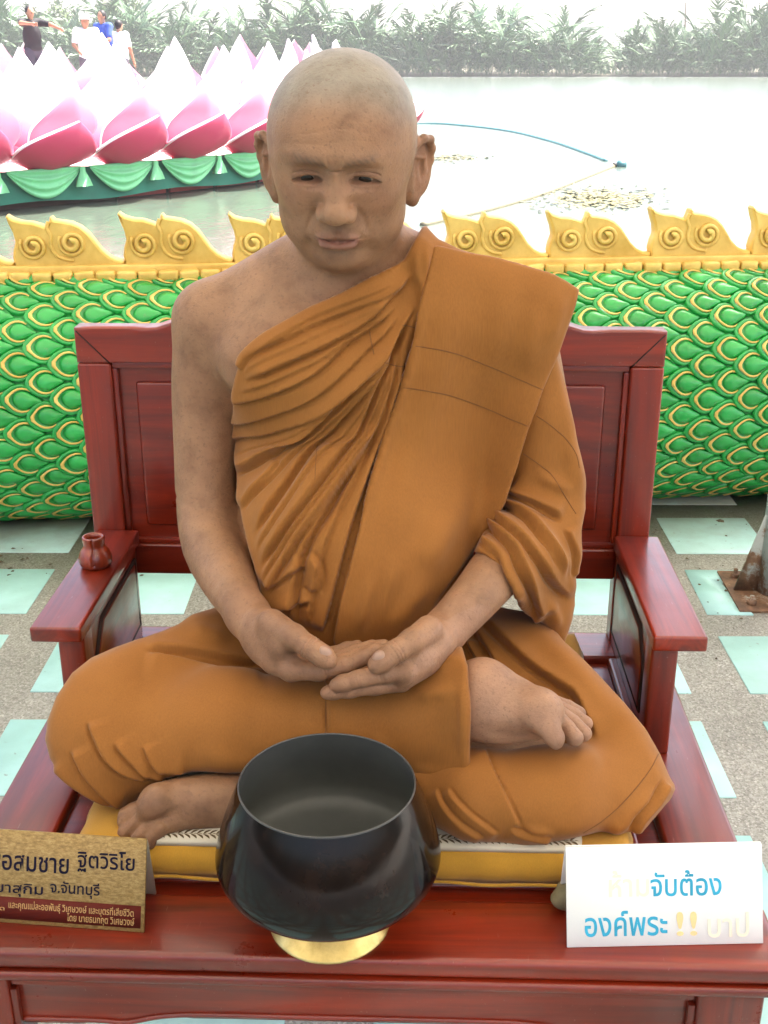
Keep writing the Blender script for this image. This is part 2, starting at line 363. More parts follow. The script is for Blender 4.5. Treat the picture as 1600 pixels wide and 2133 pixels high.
def scale_me():
    V = []; F = []; MI = []
    def loop(n, fn): k = len(V); V.extend(fn(2*math.pi*i/n) for i in range(n)); return k
    def out(a, s, z):                                 # round scale, pointed towards -x
        x, y = math.cos(a), math.sin(a)
        pt = max(0, -x)**6*.16
        return ((x-pt)*.052*s, y*.047*s*(1-.18*max(0, x)), z+.010*(-x)*s)
    n = 16
    rings = [loop(n, lambda a: out(a, 1.0, -.012)), loop(n, lambda a: out(a, 1.0, .009)), loop(n, lambda a: out(a, .9, .014)), loop(n, lambda a: out(a, .80, .010)), loop(n, lambda a: out(a, .60, .010))]
    for a, b in zip(rings[:-1], rings[1:]):
        for i in range(n): F.append((a+i, a+(i+1) % n, b+(i+1) % n, b+i)); MI.append(0)
    # the drop-shaped dome
    def dome(a, s, z):
        x, y = math.cos(a), math.sin(a); st = 1+.7*max(0, x)**3
        return (.004+x*.029*s*st, y*.025*s*(1-.35*max(0, x)**2), z)
    r2 = [loop(n, lambda a: dome(a, 1.15, .006)), loop(n, lambda a: dome(a, 1.0, .015)), loop(n, lambda a: dome(a, .7, .021)), loop(n, lambda a: dome(a, .3, .024))]
    for a, b in zip([rings[-1]]+r2[:-1], r2):
        for i in range(n): F.append((a+i, a+(i+1) % n, b+(i+1) % n, b+i)); MI.append(0)
    F.append(tuple(r2[-1]+i for i in range(n))); MI.append(0)
    # gold C ridge, open to +x
    m, q = 14, 5; k0 = len(V)
    for i in range(m):
        a = math.radians(52+256*i/(m-1)); x, y = math.cos(a), math.sin(a); pt = max(0, -x)**10*.22
        w = .0035*(1.0-.35*abs(i/(m-1)*2-1)**3)+max(0, -x)**20*.003
        c = np.array([.001+(x-pt)*.0355, y*.0335, .0145+.008*(-x)]); rad = np.array([x*.0355, y*.0335, 0]); rad /= np.linalg.norm(rad)
        for j in range(q):
            b = math.pi*j/(q-1); V.append(tuple(c+rad*w*math.cos(b)+np.array([0, 0, w*1.0*math.sin(b)-.001])))
    for i in range(m-1):
        for j in range(q-1): F.append((k0+i*q+j, k0+i*q+j+1, k0+(i+1)*q+j+1, k0+(i+1)*q+j)); MI.append(1)
    me = mk(V, F, True, MI); me.materials.append(GREEN); me.materials.append(GOLD); return me
SCALE = scale_me()
# arc-length table over the front of the cross section
ths = np.linspace(math.radians(80), math.radians(-82), 400); pp = np.array([[RB*math.cos(t), RH*math.sin(t)] for t in ths])
arc = np.concatenate([[0], np.cumsum(np.linalg.norm(np.diff(pp, axis=0), axis=1))])
cands = []
DU, DV = .071, .099
for i in range(int(-UL/DU)+1, int(UL/DU)):
    for j in range(int(arc[-1]/DV)+1):
        s = (j+(.5 if i % 2 else 0))*DV+.035
        if s > arc[-1]-.02: continue
        th = float(np.interp(s, arc, ths)); u = i*DU+random.uniform(-.003, .003)
        p = rsurf(u, th); x, y = topx(p)
        n, v = rframe(u, th); facing = float(np.dot(n, CC-p)) > 0
        hid = (190 < x < 1360 and y > 715) or (590 < x < 850 and y < 720) or (380 < x < 1180 and y > 590)
        vis = facing and -70 < x < 1670 and not hid
        cands.append((vis, u, th))
vis = [c for c in cands if c[0]]; rest = [c for c in cands if not c[0]]
def smat(u, th):
    n, v = rframe(u, th); p = rsurf(u, th); ax = np.cross(v, n)
    if np.dot(ax, RU) < 0: ax = -ax
    tw = random.uniform(-.09, .09); sc = random.uniform(.94, 1.05)
    X = ax*math.cos(tw)+v*math.sin(tw); Y = np.cross(n, X)
    M = Matrix(((X[0], Y[0], n[0], p[0]), (X[1], Y[1], n[1], p[1]), (X[2], Y[2], n[2], p[2]), (0, 0, 0, 1)))
    return M @ Matrix.Diagonal((sc, sc, sc*random.uniform(.7, 1.0), 1))
for c in vis[:298]:
    o = put('scale', SCALE, None, rail); o.matrix_world = smat(c[1], c[2])
    M = smat(c[1], c[2]); o.matrix_parent_inverse = Matrix.Translation(-Vector(R0)); o.matrix_basis = M
bm = bmesh.new()
for c in vis[298:]+rest:
    k = len(bm.verts); tmp = SCALE.copy(); tmp.transform(smat(c[1], c[2])); bm.from_mesh(tmp); bpy.data.meshes.remove(tmp)
me = bpy.data.meshes.new('m'); bm.to_mesh(me); bm.free(); me.materials.append(GREEN); me.materials.append(GOLD)
o = put('scale_field', me, None, rail); o['kind'] = 'stuff'
# gold bead course, crest base and scroll crests
ZB = .772
def rl(u, d, z): return R0+RU*u+RN*d+np.array([0, 0, z])
put('crest_base', prism_me([(-UL, 0), (UL, 0), (UL, .045), (-UL, .045)], .085, lambda a, b, c: rl(a, c+.005, ZB-.005+b), .006), GOLD, rail)
bead = [box_me(-.029, .029, -.016, .02, -.017, .017, .009, 2) for _ in range(3)]
for b_ in bead:
    for v in b_.vertices: v.co += Vector(rng.normal(0, .0016, 3))
    b_.materials.append(GOLD)
u = -UL+.03
while u < UL-.03:
    o = put('bead', random.choice(bead), None, rail, loc=rl(u, .098, ZB+.008), rot=(random.uniform(-.12, .12), random.uniform(-.05, .05), RA)); u += .0625
def crest_outline():
    P = [(.002, 0), (-.004, .030), (.000, .055), (.008, .078), (.004, .104), (-.006, .130), (-.012, .152), (-.007, .158), (.010, .146), (.034, .139), (.064, .136), (.090, .128), (.106, .120),
         (.112, .136), (.116, .150), (.121, .152), (.130, .142), (.152, .139), (.180, .134), (.205, .122), (.226, .102), (.243, .078), (.260, .053), (.280, .034), (.302, .022), (.326, .018), (.326, 0)]
    return P
def crest_me():
    P = np.array(crest_outline()); Q = [P[0]]
    for a, b in zip(P[:-1], P[1:]): Q += [(a+b)/2, b]
    P = np.array(Q); n = len(P); t = np.roll(P, -1, 0)-np.roll(P, 1, 0); t /= np.linalg.norm(t, axis=1)[:, None]+1e-9; nn = np.stack([t[:, 1], -t[:, 0]], 1)      # outline runs clockwise: inward normal
    V = []; F = []
    rings = [(0, 0), (0, -.030), (.003, -.038), (.0075, -.042)]
    for ins, y in rings:
        for p, m in zip(P, nn): q = p+m*ins; V.append((q[0], y, max(q[1], 0)))
    for j in range(len(rings)-1):
        for i in range(n): F.append((j*n+i, (j+1)*n+i, (j+1)*n+(i+1) % n, j*n+(i+1) % n))
    F.append(tuple(3*n+i for i in range(n))); F.append(tuple(range(n))[::-1])
    me = mk(V, F); b = bmesh.new(); b.from_mesh(me); bmesh.ops.triangulate(b, faces=[f for f in b.faces if len(f.verts) > 4], ngon_method='EAR_CLIP'); return bm2me(b, True)
CRT = crest_me()
def swirl(cx, cz, r0, turn=1.9, ph=2.6):
    pts = []; rr = []
    for t in np.linspace(0, 1, 34):
        a = ph+turn*2*math.pi*t; r = r0*(1-.80*t); pts.append((cx+r*math.cos(a), -.043-.008*t, cz+r*math.sin(a))); rr.append(.0055+.0045*t)
    return tube_me(pts, rr, 6)
def ball(c, r, n=10, sq=(1, 1, 1)):
    bm = bmesh.new(); bmesh.ops.create_uvsphere(bm, u_segments=n, v_segments=max(5, n*2//3), radius=1)
    for v in bm.verts: v.co = Vector((c[0]+v.co.x*r*sq[0], c[1]+v.co.y*r*sq[1], c[2]+v.co.z*r*sq[2]))
    return bm2me(bm, True)
LIP = tube_me(cr([(.112, -.040, .138), (.106, -.042, .118), (.114, -.043, .096), (.112, -.043, .070), (.122, -.043, .044), (.145, -.043, .028), (.175, -.042, .022)], 4), [.006]*25, 6)
SW = [swirl(.062, .066, .040), swirl(.176, .074, .041)]
for m_ in [CRT, LIP]+SW: m_.materials.append(GOLD)
_o = put('t', CRT); autosmooth(_o, 35); bpy.data.objects.remove(_o)
def cmat(u): return Matrix.Translation(Vector(rl(u, .032, ZB+.032))) @ Matrix.Rotation(RA, 4, 'Z')
u0 = float(np.dot(ony(14, 560, 3.49)-R0, RU))
for k in range(-8, 14):
    u = u0+.034+.3265*k
    if abs(u+.16) > UL-.2: continue
    o = put('crest', CRT, None, rail); o.matrix_parent_inverse = Matrix.Translation(-Vector(R0)); o.matrix_basis = cmat(u) @ Matrix.Diagonal((1, 1, random.uniform(.93, 1.02), 1)); pass
    for nm, me in (('scroll', SW[0]), ('scroll', SW[1]), ('crest_lip', LIP)):
        s_ = put(nm, me); s_.parent = o
# ================================================================== bench
SZ = .5; BX0, BX1, BY0, BY1 = -.537, .400, .968, 1.736
bench = empty('bench', (-.069, 1.35, 0), 'glossy red lacquered wooden bench with panelled back and short arms', 'bench')
GX0, GX1, GY0, GY1 = -.446, .309, 1.068, 1.647
# seat frame boards and inset panel
box('seat_rail', BX0, BX1, BY0, GY0, SZ-.024, SZ, WX, bench, .008, 4)
box('seat_rail', BX0+.002, BX1-.002, GY1, BY1, SZ-.024, SZ-.0005, WX, bench, .006, 3)
box('seat_rail', BX0, GX0, GY0+.0005, GY1-.0005, SZ-.024, SZ, WY, bench, .005, 3)
box('seat_rail', GX1, BX1, GY0+.0005, GY1-.0005, SZ-.024, SZ, WY, bench, .005, 3)
box('seat_panel', GX0+.001, GX1-.001, GY0+.001, GY1-.001, SZ-.022, SZ-.012, WX, bench, .001, 1)
box('seat_field', GX0+.03, GX1-.03, GY0+.03, GY1-.03, SZ-.013, SZ-.005, WX, bench, .005, 3)
for nm, a in (('bead_moulding', (BX0-.004, BX1+.004, BY0-.004, BY0+.02)), ('bead_moulding', (BX0-.004, BX1+.004, BY1-.02, BY1+.004))):
    box(nm, a[0], a[1], a[2], a[3], SZ-.0375, SZ-.0255, WX, bench, .0055, 4)
box('bead_moulding', BX0-.004, BX0+.02, BY0+.021, BY1-.021, SZ-.0375, SZ-.0255, WY, bench, .0055, 4)
box('bead_moulding', BX1-.02, BX1+.004, BY0+.021, BY1-.021, SZ-.0375, SZ-.0255, WY, bench, .0055, 4)
# legs and scalloped aprons
LW = .072
for lx in (BX0+.016, BX1-.016-LW):
    for ly in (BY0+.012, BY1-.012-LW): box('leg', lx, lx+LW, ly, ly+LW, 0, SZ-.037, WZ, bench, .006, 3)
AL, AR = BX0+.016+LW, BX1-.016-LW
def apron(y, nm):
    n = 60; top = SZ-.037; P = []
    for k in range(n+1):
        x = AL+(AR-AL)*k/n; d = min(x-AL, AR-x)
        z = top-.088+.012*(1/(1+math.exp(-(d-.155)/.016)))+.004*math.exp(-((d-.125)/.02)**2)*-1
        P.append((x, z))
    poly = [(AL, top), (AR, top)]+P[::-1]
    put(nm, prism_me(poly, .022, lambda a, b, c: (a, y+.022-c, b), .004), WX, bench)
    return P
P = apron(BY0+.026, 'apron')
put('apron_bead', tube_me([(x, BY0+.026, z+.006) for x, z in P], .0035, 6), WX, bench)
box('apron_panel', AL, AR, BY0+.0225, BY0+.0265, SZ-.068, SZ-.0385, WX, bench, .0015, 1)
for lx in (AL, AR-.008): box('apron_trim', lx, lx+.008, BY0+.0175, BY0+.0255, SZ-.122, SZ-.0695, WZ, bench, .002)
apron(BY1-.05, 'apron')
for lx in (BX0+.03, BX1-.052): box('side_apron', lx, lx+.022, BY0+.012+LW, BY1-.012-LW, SZ-.11, SZ-.037, WY, bench, .004)
# backrest
YB = 1.70; PX0, PX1 = -.521, .369; IX0, IX1 = -.470, .319; ZB0, ZB1, ZT0, ZT1 = .612, .664, .964, 1.018
for a, b in ((PX0, IX0), (IX1, PX1)): box('back_post', a, b, YB, YB+.036, SZ-.001, ZT0-.0006, WZ, bench, .004, 3)
n = 64; top = []
for k in range(n+1):
    x = PX0+(PX1-PX0)*k/n; d = min(x-PX0, PX1-x); top.append((x, ZT1+.010/(1+math.exp(-(d-.138)/.006))+.012/(1+math.exp(-(d-.22)/.02))))
put('back_rail', prism_me([(PX0, ZT0), (PX1, ZT0)]+top[::-1], .037, lambda a, b, c: (a, YB+.0365-c, b), .005, 3), WX, bench)
DARK = simple('dark_joint', (.02, .004, .003), .7, bump=0)
for s, (xa, xb) in enumerate(((PX0, IX0), (PX1, IX1))):
    put('mitre_joint', tube_me([(xa+(xb-xa)*.06, YB-.0006, ZT1-.004), (xb, YB-.0006, ZT0)], .0011, 5), DARK, bench)
box('back_rail', IX0, IX1, YB+.001, YB+.034, ZB0, ZB1, WX, bench, .004, 3)
box('back_panel', IX0, IX1, YB+.016, YB+.026, ZB1-.002, ZT0+.002, WX, bench, 0)
box('back_field', IX0+.034, IX1-.034, YB+.0105, YB+.018, ZB1+.03, ZT0-.032, WX, bench, .005, 3)
for a in ((IX0+.0005, IX1-.0005, ZT0-.009, ZT0), (IX0+.0005, IX1-.0005, ZB1, ZB1+.008)): box('panel_moulding', a[0], a[1], YB+.006, YB+.017, a[2], a[3], WX, bench, .003)
for a in ((IX0, IX0+.009), (IX1-.009, IX1)): box('panel_moulding', a[0], a[1], YB+.0062, YB+.0172, ZB1+.0085, ZT0-.0095, WZ, bench, .003)
# arms
AZ = .69
for xo, xi, s in ((-.516, -.447, 1), (.384, .313, -1)):
    a0, a1 = min(xo, xi), max(xo, xi)
    box('armrest', a0, a1, 1.356, YB-.0005, AZ-.022, AZ, WY, bench, .004, 3)
    px0, px1 = (xi-.040, xi) if s > 0 else (xi, xi+.040)
    box('arm_post', px0+.002, px1-.002, 1.372, 1.412, SZ-.001, AZ-.0215, WZ, bench, .004, 3)
    pc = (px0+px1)/2
    pan = box('arm_panel', pc-.012, pc+.012, 1.4125, YB-.001, SZ+.001, AZ-.0225, WY, bench, .001)
    fx = pc+s*.012
    pol = [(1.435, SZ+.03), (YB-.02, SZ+.03), (YB-.02, AZ-.045), (1.475, AZ-.045), (1.435, AZ-.085)]
    prm = cr(pol, 1, True); pts = [(fx, a, b) for a, b in pol]+[(fx, *pol[0])]
    put('arm_bead', tube_me(pts, .0045, 6), DARK, pan)
    put('arm_field', prism_me([(a*.94+1.565*.06, b*.94+.585*.06) for a, b in pol], .005, lambda a, b, c: (fx+s*(c-.001), a, b), .002), WY, pan)
# ================================================================== cushion and mat
def mat_cloth(name, c, sc=420, var=.16, rough=.8, big=5, sheen=.25):
    m = MT(name, rough, sheen=sheen, spec=.25); m.i('Sheen Roughness', .5)
    co_ = m.coord(); f = m.noise(big, 5, .6, co_)
    cc = m.ramp(f, [(.28, tuple(x*(1-var) for x in c)), (.72, tuple(x*(1+var) for x in c))])
    wv = m.noise(1.0, 2, .5, m.coord((sc*2.2, sc*2.2, sc*.25))); cc = m.mix(.16, cc, m.ramp(wv, [(.3, (.55, .55, .55)), (.7, (1.4, 1.4, 1.4))]), 'MULTIPLY')
    m.col(cc); m.bump(m.noise(sc, 2, .5, co_), .06, .001); return m.m
CUSH = mat_cloth('yellow_cotton', (.46, .235, .022))
def cushion():
    x0, x1, y0, y1, z0, z1 = -.404, .263, 1.083, 1.648, SZ-.004, .549
    nx, ny = 56, 48; V = []; F = []
    def e(t): return 1-(1-min(1, t))**2.6
    for side in (0, 1):
        for j in range(ny+1):
            for i in range(nx+1):
                a, b = i/nx, j/ny; X = x0+(x1-x0)*a; Y = y0+(y1-y0)*b
                d = min(X-x0, x1-X, Y-y0, y1-Y); h = e(d/.022)
                w = .0025*math.sin(X*31+Y*9)*math.sin(Y*23)+.0015*math.sin(X*70+2)
                z = (z0+z1)/2+(1 if side == 0 else -1)*((z1-z0)/2)*(h**.55 if d > 0 else .0)
                if side == 0: z += w*h
                if d < .004: Y += .0018*math.sin(X*120); X += .0015*math.sin(Y*110)
                V.append((X, Y, z))
    o = (nx+1)*(ny+1)
    for j in range(ny):
        for i in range(nx):
            k = j*(nx+1)+i; F.append((k, k+1, k+nx+2, k+nx+1)); F.append((o+k, o+k+nx+1, o+k+nx+2, o+k+1))
    bx, by, br = float(ony(684, 1760, 1.0255)[0]), 1.0255, .1235           # the bowl presses into the soft front
    for q, (X, Y, z) in enumerate(V):
        d = math.hypot(X-bx, Y-by); rr = br*min(1, .45+.9*max(0, z-.52)/.06)
        if d < rr: V[q] = (bx+(X-bx)/d*rr, by+(Y-by)/d*rr, z)
    me = mk(V, F, True); bm = bmesh.new(); bm.from_mesh(me); bmesh.ops.remove_doubles(bm, verts=bm.verts, dist=.0004)
    return bm2me(bm, True)
cu = empty('seat_cushion', (-.07, 1.365, SZ), 'flat yellow cotton cushion under the seated monk figure', 'cushion')
put('cushion_cover', cushion(), CUSH, cu)
put('piping', tube_me([(x, 1.0828+.0016*math.sin(x*60), .509+.0012*math.sin(x*40)) for x in np.linspace(-.395, .255, 60)], .0022, 6), CUSH, cu)
MX0, MX1, MY0, MY1 = -.318, .196, 1.0935, 1.60
mt = empty('leaf_mat', (-.07, 1.35, .549), 'thin cream mat with brown leaf border lying on the yellow cushion', 'mat')
def rrect(x0, x1, y0, y1, r, n=6):
    P = []
    for cx, cy, a0 in ((x1-r, y0+r, -90), (x1-r, y1-r, 0), (x0+r, y1-r, 90), (x0+r, y0+r, 180)):
        for k in range(n+1): a = math.radians(a0+90*k/n); P.append((cx+r*math.cos(a), cy+r*math.sin(a)))
    return P
_bx, _br = float(ony(684, 1760, 1.0255)[0]), .127
_P = rrect(MX0, MX1, MY0, MY1, .018); _a0 = math.acos((MY0-1.0255)/_br)           # front edge gives way round the bowl
_k = max(range(len(_P)), key=lambda q: (_P[q][0] < _bx and abs(_P[q][1]-MY0) < 1e-4, q)); _P = _P[:_k+1]+[(_bx+_br*math.sin(t), 1.0255+_br*math.cos(t)) for t in np.linspace(-_a0, _a0, 20)]+_P[_k+1:]
put('mat_sheet', prism_me(_P, .007, lambda a, b, c: (a, b, .546+c), 0), simple('cream_vinyl', (.60, .54, .42), .5, .1), mt)
V = []; F = []
def leaf(cx, cy, ang, L, w):
    if math.hypot(cx-_bx, cy-1.0255) < .135: return
    k = len(V); n = 5; d = np.array([math.cos(ang), math.sin(ang)]); s = np.array([-d[1], d[0]])
    L_ = [(np.array([cx, cy])+d*L*t+s*w*math.sin(math.pi*t)*sg+s*.0015*math.sin(math.pi*t)) for sg in (1, -1) for t in (np.linspace(0, 1, n) if sg > 0 else np.linspace(1, 0, n)[1:-1])]
    V.extend((q[0], q[1], .5534) for q in L_); F.append(tuple(range(k, k+len(L_)))[::-1])
for row in (0,):
    x = MX0+.012
    while x < MX1-.012:
        for sg in (1, -1): leaf(x, MY0+.013, sg*.75, .0125, .0016)
        x += .0075
for sg, xx in ((1, MX0+.012), (1, MX1-.012)):
    y = MY0+.02
    while y < MY1-.02:
        for q in (1, -1): leaf(xx, y, math.pi/2+q*.75, .0125, .0016)
        y += .0075
for q in np.linspace(MX0+.01, MX1-.01, 90): leaf(q, MY0+.013, 0, .006, .0006)
put('leaf_border', mk(V, F), simple('brown_print', (.12, .075, .03), .6, .1, bump=0), mt)['kind'] = 'stuff'
# ================================================================== bowl on its stand
BCX, BCY = ony(682, 1640, .0001)[0], 0
BY_ = 1.0255
BCX = float(ony(684, 1760, BY_)[0])
def mat_lacquer():
    m = MT('black_lacquer', .12, spec=.26); co_ = m.coord()
    m.col(m.ramp(m.noise(18, 6, .7, co_), [(.4, (.0035, .0026, .0022)), (.72, (.018, .009, .006))]))
    m.rough(m.noise(1, 5, .6, m.coord((40, 40, 9))), .04, .2); m.bump(m.noise(1, 4, .6, m.coord((60, 60, 8))), .05, .002); return m.m
LACQ = mat_lacquer(); LACI = simple('dull_black_enamel', (.075, .077, .070), .42, .3, bump=.03)
st = empty('bowl_stand', (BCX, BY_, SZ), 'flared brass ring stand under the black alms bowl', 'stand')
def mat_brass():
    m = MT('worn_brass', .3, metal=.85); co_ = m.coord(); m.col(m.ramp(m.noise(30, 6, .7, co_), [(.3, (.42, .29, .09)), (.6, (.68, .52, .20)), (.8, (.74, .60, .28))])); m.rough(m.noise(50, 4, .6, co_), .22, .45); m.bump(m.noise(140, 3), .05, .001); return m.m
def pf(L): return cr([(a, b, 0) for a, b in L], 5)[:, :2]
put('stand_body', lathe_me([(.058, SZ+.002)]+[tuple(q) for q in pf([(.0655, SZ+.0005), (.0665, SZ+.003), (.060, SZ+.010), (.049, SZ+.022), (.041, SZ+.036), (.040, SZ+.041), (.046, SZ+.050)])]+[(.043, SZ+.050), (.036, SZ+.036)], 56, (BCX, BY_)), mat_brass(), st)
RZ = SZ+.184
bowl = empty('alms_bowl', (BCX, BY_, SZ+.04), 'wide black lacquer alms bowl standing open on a brass ring', 'bowl')
outer = pf([(.004, SZ+.030), (.030, SZ+.032), (.062, SZ+.040), (.092, SZ+.055), (.113, SZ+.074), (.1215, SZ+.092), (.1205, SZ+.108), (.1135, SZ+.134), (.1035, SZ+.162), (.0942, RZ)])
inner = pf([(.0922, RZ), (.1005, SZ+.161), (.1085, SZ+.136), (.1145, SZ+.110), (.1135, SZ+.096), (.104, SZ+.082), (.08, SZ+.073), (.05, SZ+.069), (.004, SZ+.068)])
put('bowl_wall', lathe_me([tuple(q) for q in outer], 72, (BCX, BY_), cap=False), LACQ, bowl)
put('bowl_inside', lathe_me([tuple(q) for q in inner], 72, (BCX, BY_), cap=False), LACI, bowl)
me = lathe_me([(.0922, RZ), (.0922, RZ+.0015), (.0932, RZ+.0024), (.0942, RZ+.0015), (.0942, RZ)], 72, (BCX, BY_), cap=False)
put('rim', me, MT('bare_rim', .3, metal=.3).col((.07, .068, .065)).m, bowl)
# ================================================================== cracked wooden pot on the arm
pp_ = onz(196, 1185, AZ); PXc, PYc = pp_[0], pp_[1]+.012
pot = empty('wooden_pot', (PXc, PYc, AZ), 'small cracked red wooden pot with a flared neck on the armrest', 'pot')
def potme():
    prof = [tuple(q) for q in pf([(.012, AZ), (.0195, AZ+.0006), (.0235, AZ+.006), (.0245, AZ+.014), (.0215, AZ+.024), (.0165, AZ+.031), (.0155, AZ+.036), (.0168, AZ+.045), (.0162, AZ+.0475)])]+[(.0125, AZ+.0475), (.0115, AZ+.042), (.012, AZ+.02), (.002, AZ+.017)]
    me = lathe_me(prof, 64, (PXc, PYc), cap=False)
    a0 = math.atan2(-1, .12)
    for v in me.vertices:                             # the crack: pinch the wall apart along one side
        a = math.atan2(v.co.y-PYc, v.co.x-PXc); d = (a-a0+math.pi) % (2*math.pi)-math.pi; z = v.co.z-AZ
        wob = .05*math.sin(z*260); d -= wob
        g_ = max(0, 1-abs(d)/.11)*(1 if z > .006 else 0)
        if g_ > 0:
            r = Vector((v.co.x-PXc, v.co.y-PYc)); r *= (1-.28*g_); v.co.x, v.co.y = PXc+r.x, PYc+r.y
    return me
put('pot_wall', potme(), wood('red_turned_wood', 2, (.10, .008, .004), (.36, .05, .012)), pot)
# ================================================================== signs
def text_me(s, size, font_scale=1.0, align='LEFT', ext=.0002):
    cu_ = bpy.data.curves.new('t', 'FONT'); cu_.body = s; cu_.size = size; cu_.align_x = align; cu_.extrude = ext; cu_.offset = size*.010; cu_.resolution_u = 3
    o = bpy.data.objects.new('t', cu_); COL.objects.link(o); bpy.context.view_layer.update()
    me = bpy.data.meshes.new_from_object(o.evaluated_get(bpy.context.evaluated_depsgraph_get())); bpy.data.objects.remove(o); me.materials.clear(); return me
def sign_frame(bl, br, hgt, tilt):
    """bottom-left, bottom-right on the seat -> matrix with x along, y up the panel, z out of the face"""
    bl, br = Vector(bl), Vector(br); X = (br-bl).normalized(); n = X.cross(Vector((0, 0, 1))); n = n*math.cos(tilt)+Vector((0, 0, 1))*math.sin(tilt)
    Y = n.cross(X); return Matrix(((X.x, Y.x, n.x, bl.x), (X.y, Y.y, n.y, bl.y), (X.z, Y.z, n.z, bl.z), (0, 0, 0, 1))), (br-bl).length
def fit(me, w, h, x, y, z, sx=1, bold=0):
    V = np.array([v.co for v in me.vertices]); lo, hi = V.min(0), V.max(0)
    k = w/(hi[0]-lo[0]); ky = h/(hi[1]-lo[1]) if h else k
    for v in me.vertices: v.co = Vector(((v.co.x-lo[0])*k+x, (v.co.y-lo[1])*ky+y, v.co.z+z))
    return me
def panel(M, w, h, t, z0=0.): 
    me = box_me(0, w, 0, h, -t+z0, z0, .0006, 1); me.transform(M); return me
# white tent card
bl, br = onz(1181, 1975, SZ), onz(1590, 1966, SZ); bl[2] = br[2] = SZ+.0005
Mw, ww = sign_frame(bl, br, .1, math.radians(22)); hw = .1085
ws = empty('tent_card', tuple((bl+br)/2+[0, .03, 0]), 'white tent card with faded blue and yellow lettering on the bench edge', 'sign')
CARD = simple('white_card', (.80, .80, .78), .5, .03, bump=.02); ACR = MT('clear_acrylic', .1, spec=.5).col((.78, .80, .78)); ACR.i('Alpha', 1.0); ACR.i('Transmission Weight', .55); ACR = ACR.m
put('front_card', panel(Mw, ww, hw, .002), CARD, ws)
Xw = Mw.to_3x3() @ Vector((1, 0, 0)); topl = Mw @ Vector((0, hw, -.002)); dpt = Vector((0, 1, 0))
Mb = Mw.copy()
bb = Vector(bl)+Vector((0, .078, 0)); upb = (topl-bb); L_ = upb.length; upb.normalize(); nb = Xw.cross(upb); Mb = Matrix(((Xw.x, upb.x, nb.x, bb.x), (Xw.y, upb.y, nb.y, bb.y), (Xw.z, upb.z, nb.z, bb.z), (0, 0, 0, 1)))
put('back_card', panel(Mb, ww, L_, .002, -.0006), CARD, ws)
BLUE = simple('blue_print', (.045, .36, .55), .6, .25, 40, bump=0, spec=.1); FADE = simple('faded_yellow_print', (.80, .75, .60), .6, .05, 40, bump=0)
def lett(M, s, w, h, x, y, mat, parent, bold=.02):
    me = fit(text_me(s, .1), w, h, x, y, .0004); me.transform(M); return put('lettering', me, mat, parent)
def wpx(x, y):    # pixel -> sign coordinates
    q = Mw.inverted(); o_ = q @ Vector(CC); d_ = q.to_3x3() @ Vector(ray(x, y)); t = -o_.z/d_.z; p = o_+d_*t; return p.x, p.y
def place(s, x0, x1, yt, yb, mat, M, parent, fn):
    a = fn(x0, (yt+yb)/2); b = fn(x1, (yt+yb)/2); c_ = fn((x0+x1)/2, yt); d_ = fn((x0+x1)/2, yb)
    return lett(M, s, b[0]-a[0], c_[1]-d_[1], a[0], d_[1], mat, parent)
place('ห้าม', 1268, 1352, 1813, 1868, FADE, Mw, ws, wpx)
place('จับต้อง', 1355, 1503, 1812, 1866, BLUE, Mw, ws, wpx)
place('องค์พระ', 1218, 1390, 1897, 1950, BLUE, Mw, ws, wpx)
place('!!', 1409, 1452, 1899, 1949, simple('faded_orange_print', (.78, .59, .28), .6, .1, 40, bump=0), Mw, ws, wpx)
place('บาป', 1474, 1560, 1900, 1952, FADE, Mw, ws, wpx)
# pebble holding the card down
p = onz(1163, 1905, SZ)
def pebble(c, r):
    me = ball((0, 0, 0), 1, 18)
    for v in me.vertices:
        k = 1+.10*math.sin(v.co.x*3+v.co.y*2)+.06*math.sin(v.co.z*5+v.co.x*4); v.co = Vector((c[0]+v.co.x*r[0]*k, c[1]+v.co.y*r[1]*k, c[2]+v.co.z*r[2]*k))
    return me
tag(put('pebble', pebble((p[0]+.010, p[1]+.012, SZ+.0155), (.018, .016, .0165)), simple('olive_stone', (.20, .17, .09), .7, .3, 60)), 'olive grey pebble weighting the white tent card', 'stone')
# gold name plate
bl, br = onz(-190, 1908, SZ), onz(300, 1944, SZ); bl[2] = br[2] = SZ+.0005
Mg, wg = sign_frame(bl, br, .1, math.radians(20)); hg = .1045
gs = empty('name_plate', tuple((bl+br)/2+[0, .03, 0]), 'gold name plate with dark lettering and maroon lower band', 'sign')
def mat_plate():
    m = MT('brushed_gold_foil', .4, metal=.3); co_ = m.coord((130, 300, 330)); f = m.noise(1, 6, .75, co_)
    m.col(m.ramp(f, [(.32, (.15, .085, .025)), (.5, (.29, .18, .055)), (.68, (.42, .29, .11))])); m.bump(f, .35, .002); m.rough(f, .3, .55); return m.m
put('plate', panel(Mg, wg, hg, .003), mat_plate(), gs)
INK = simple('navy_print', (.010, .007, .022), .5, .2, bump=0, spec=.1); MAR = simple('maroon_print', (.10, .015, .010), .5, .1, bump=0, spec=.1); TAN = simple('tan_print', (.42, .25, .10), .5, .1, bump=0, spec=.1)
def gpx(x, y):
    q = Mg.inverted(); o_ = q @ Vector(CC); d_ = q.to_3x3() @ Vector(ray(x, y)); t = -o_.z/d_.z; p = o_+d_*t; return p.x, p.y
me = box_me(.006, wg-.004, .0045, gpx(300, 1888)[1], -.0005, .0003, 0); me.transform(Mg); put('band', me, MAR, gs)
def gplace(s, x0, x1, yt, yb, mat): return place(s, x0, x1, yt, yb, mat, Mg, gs, gpx)
gplace('หลวงพ่อสมชาย', -118, 144, 1764, 1812, INK)
gplace('ฐิตวิริโย', 162, 281, 1772, 1819, INK)
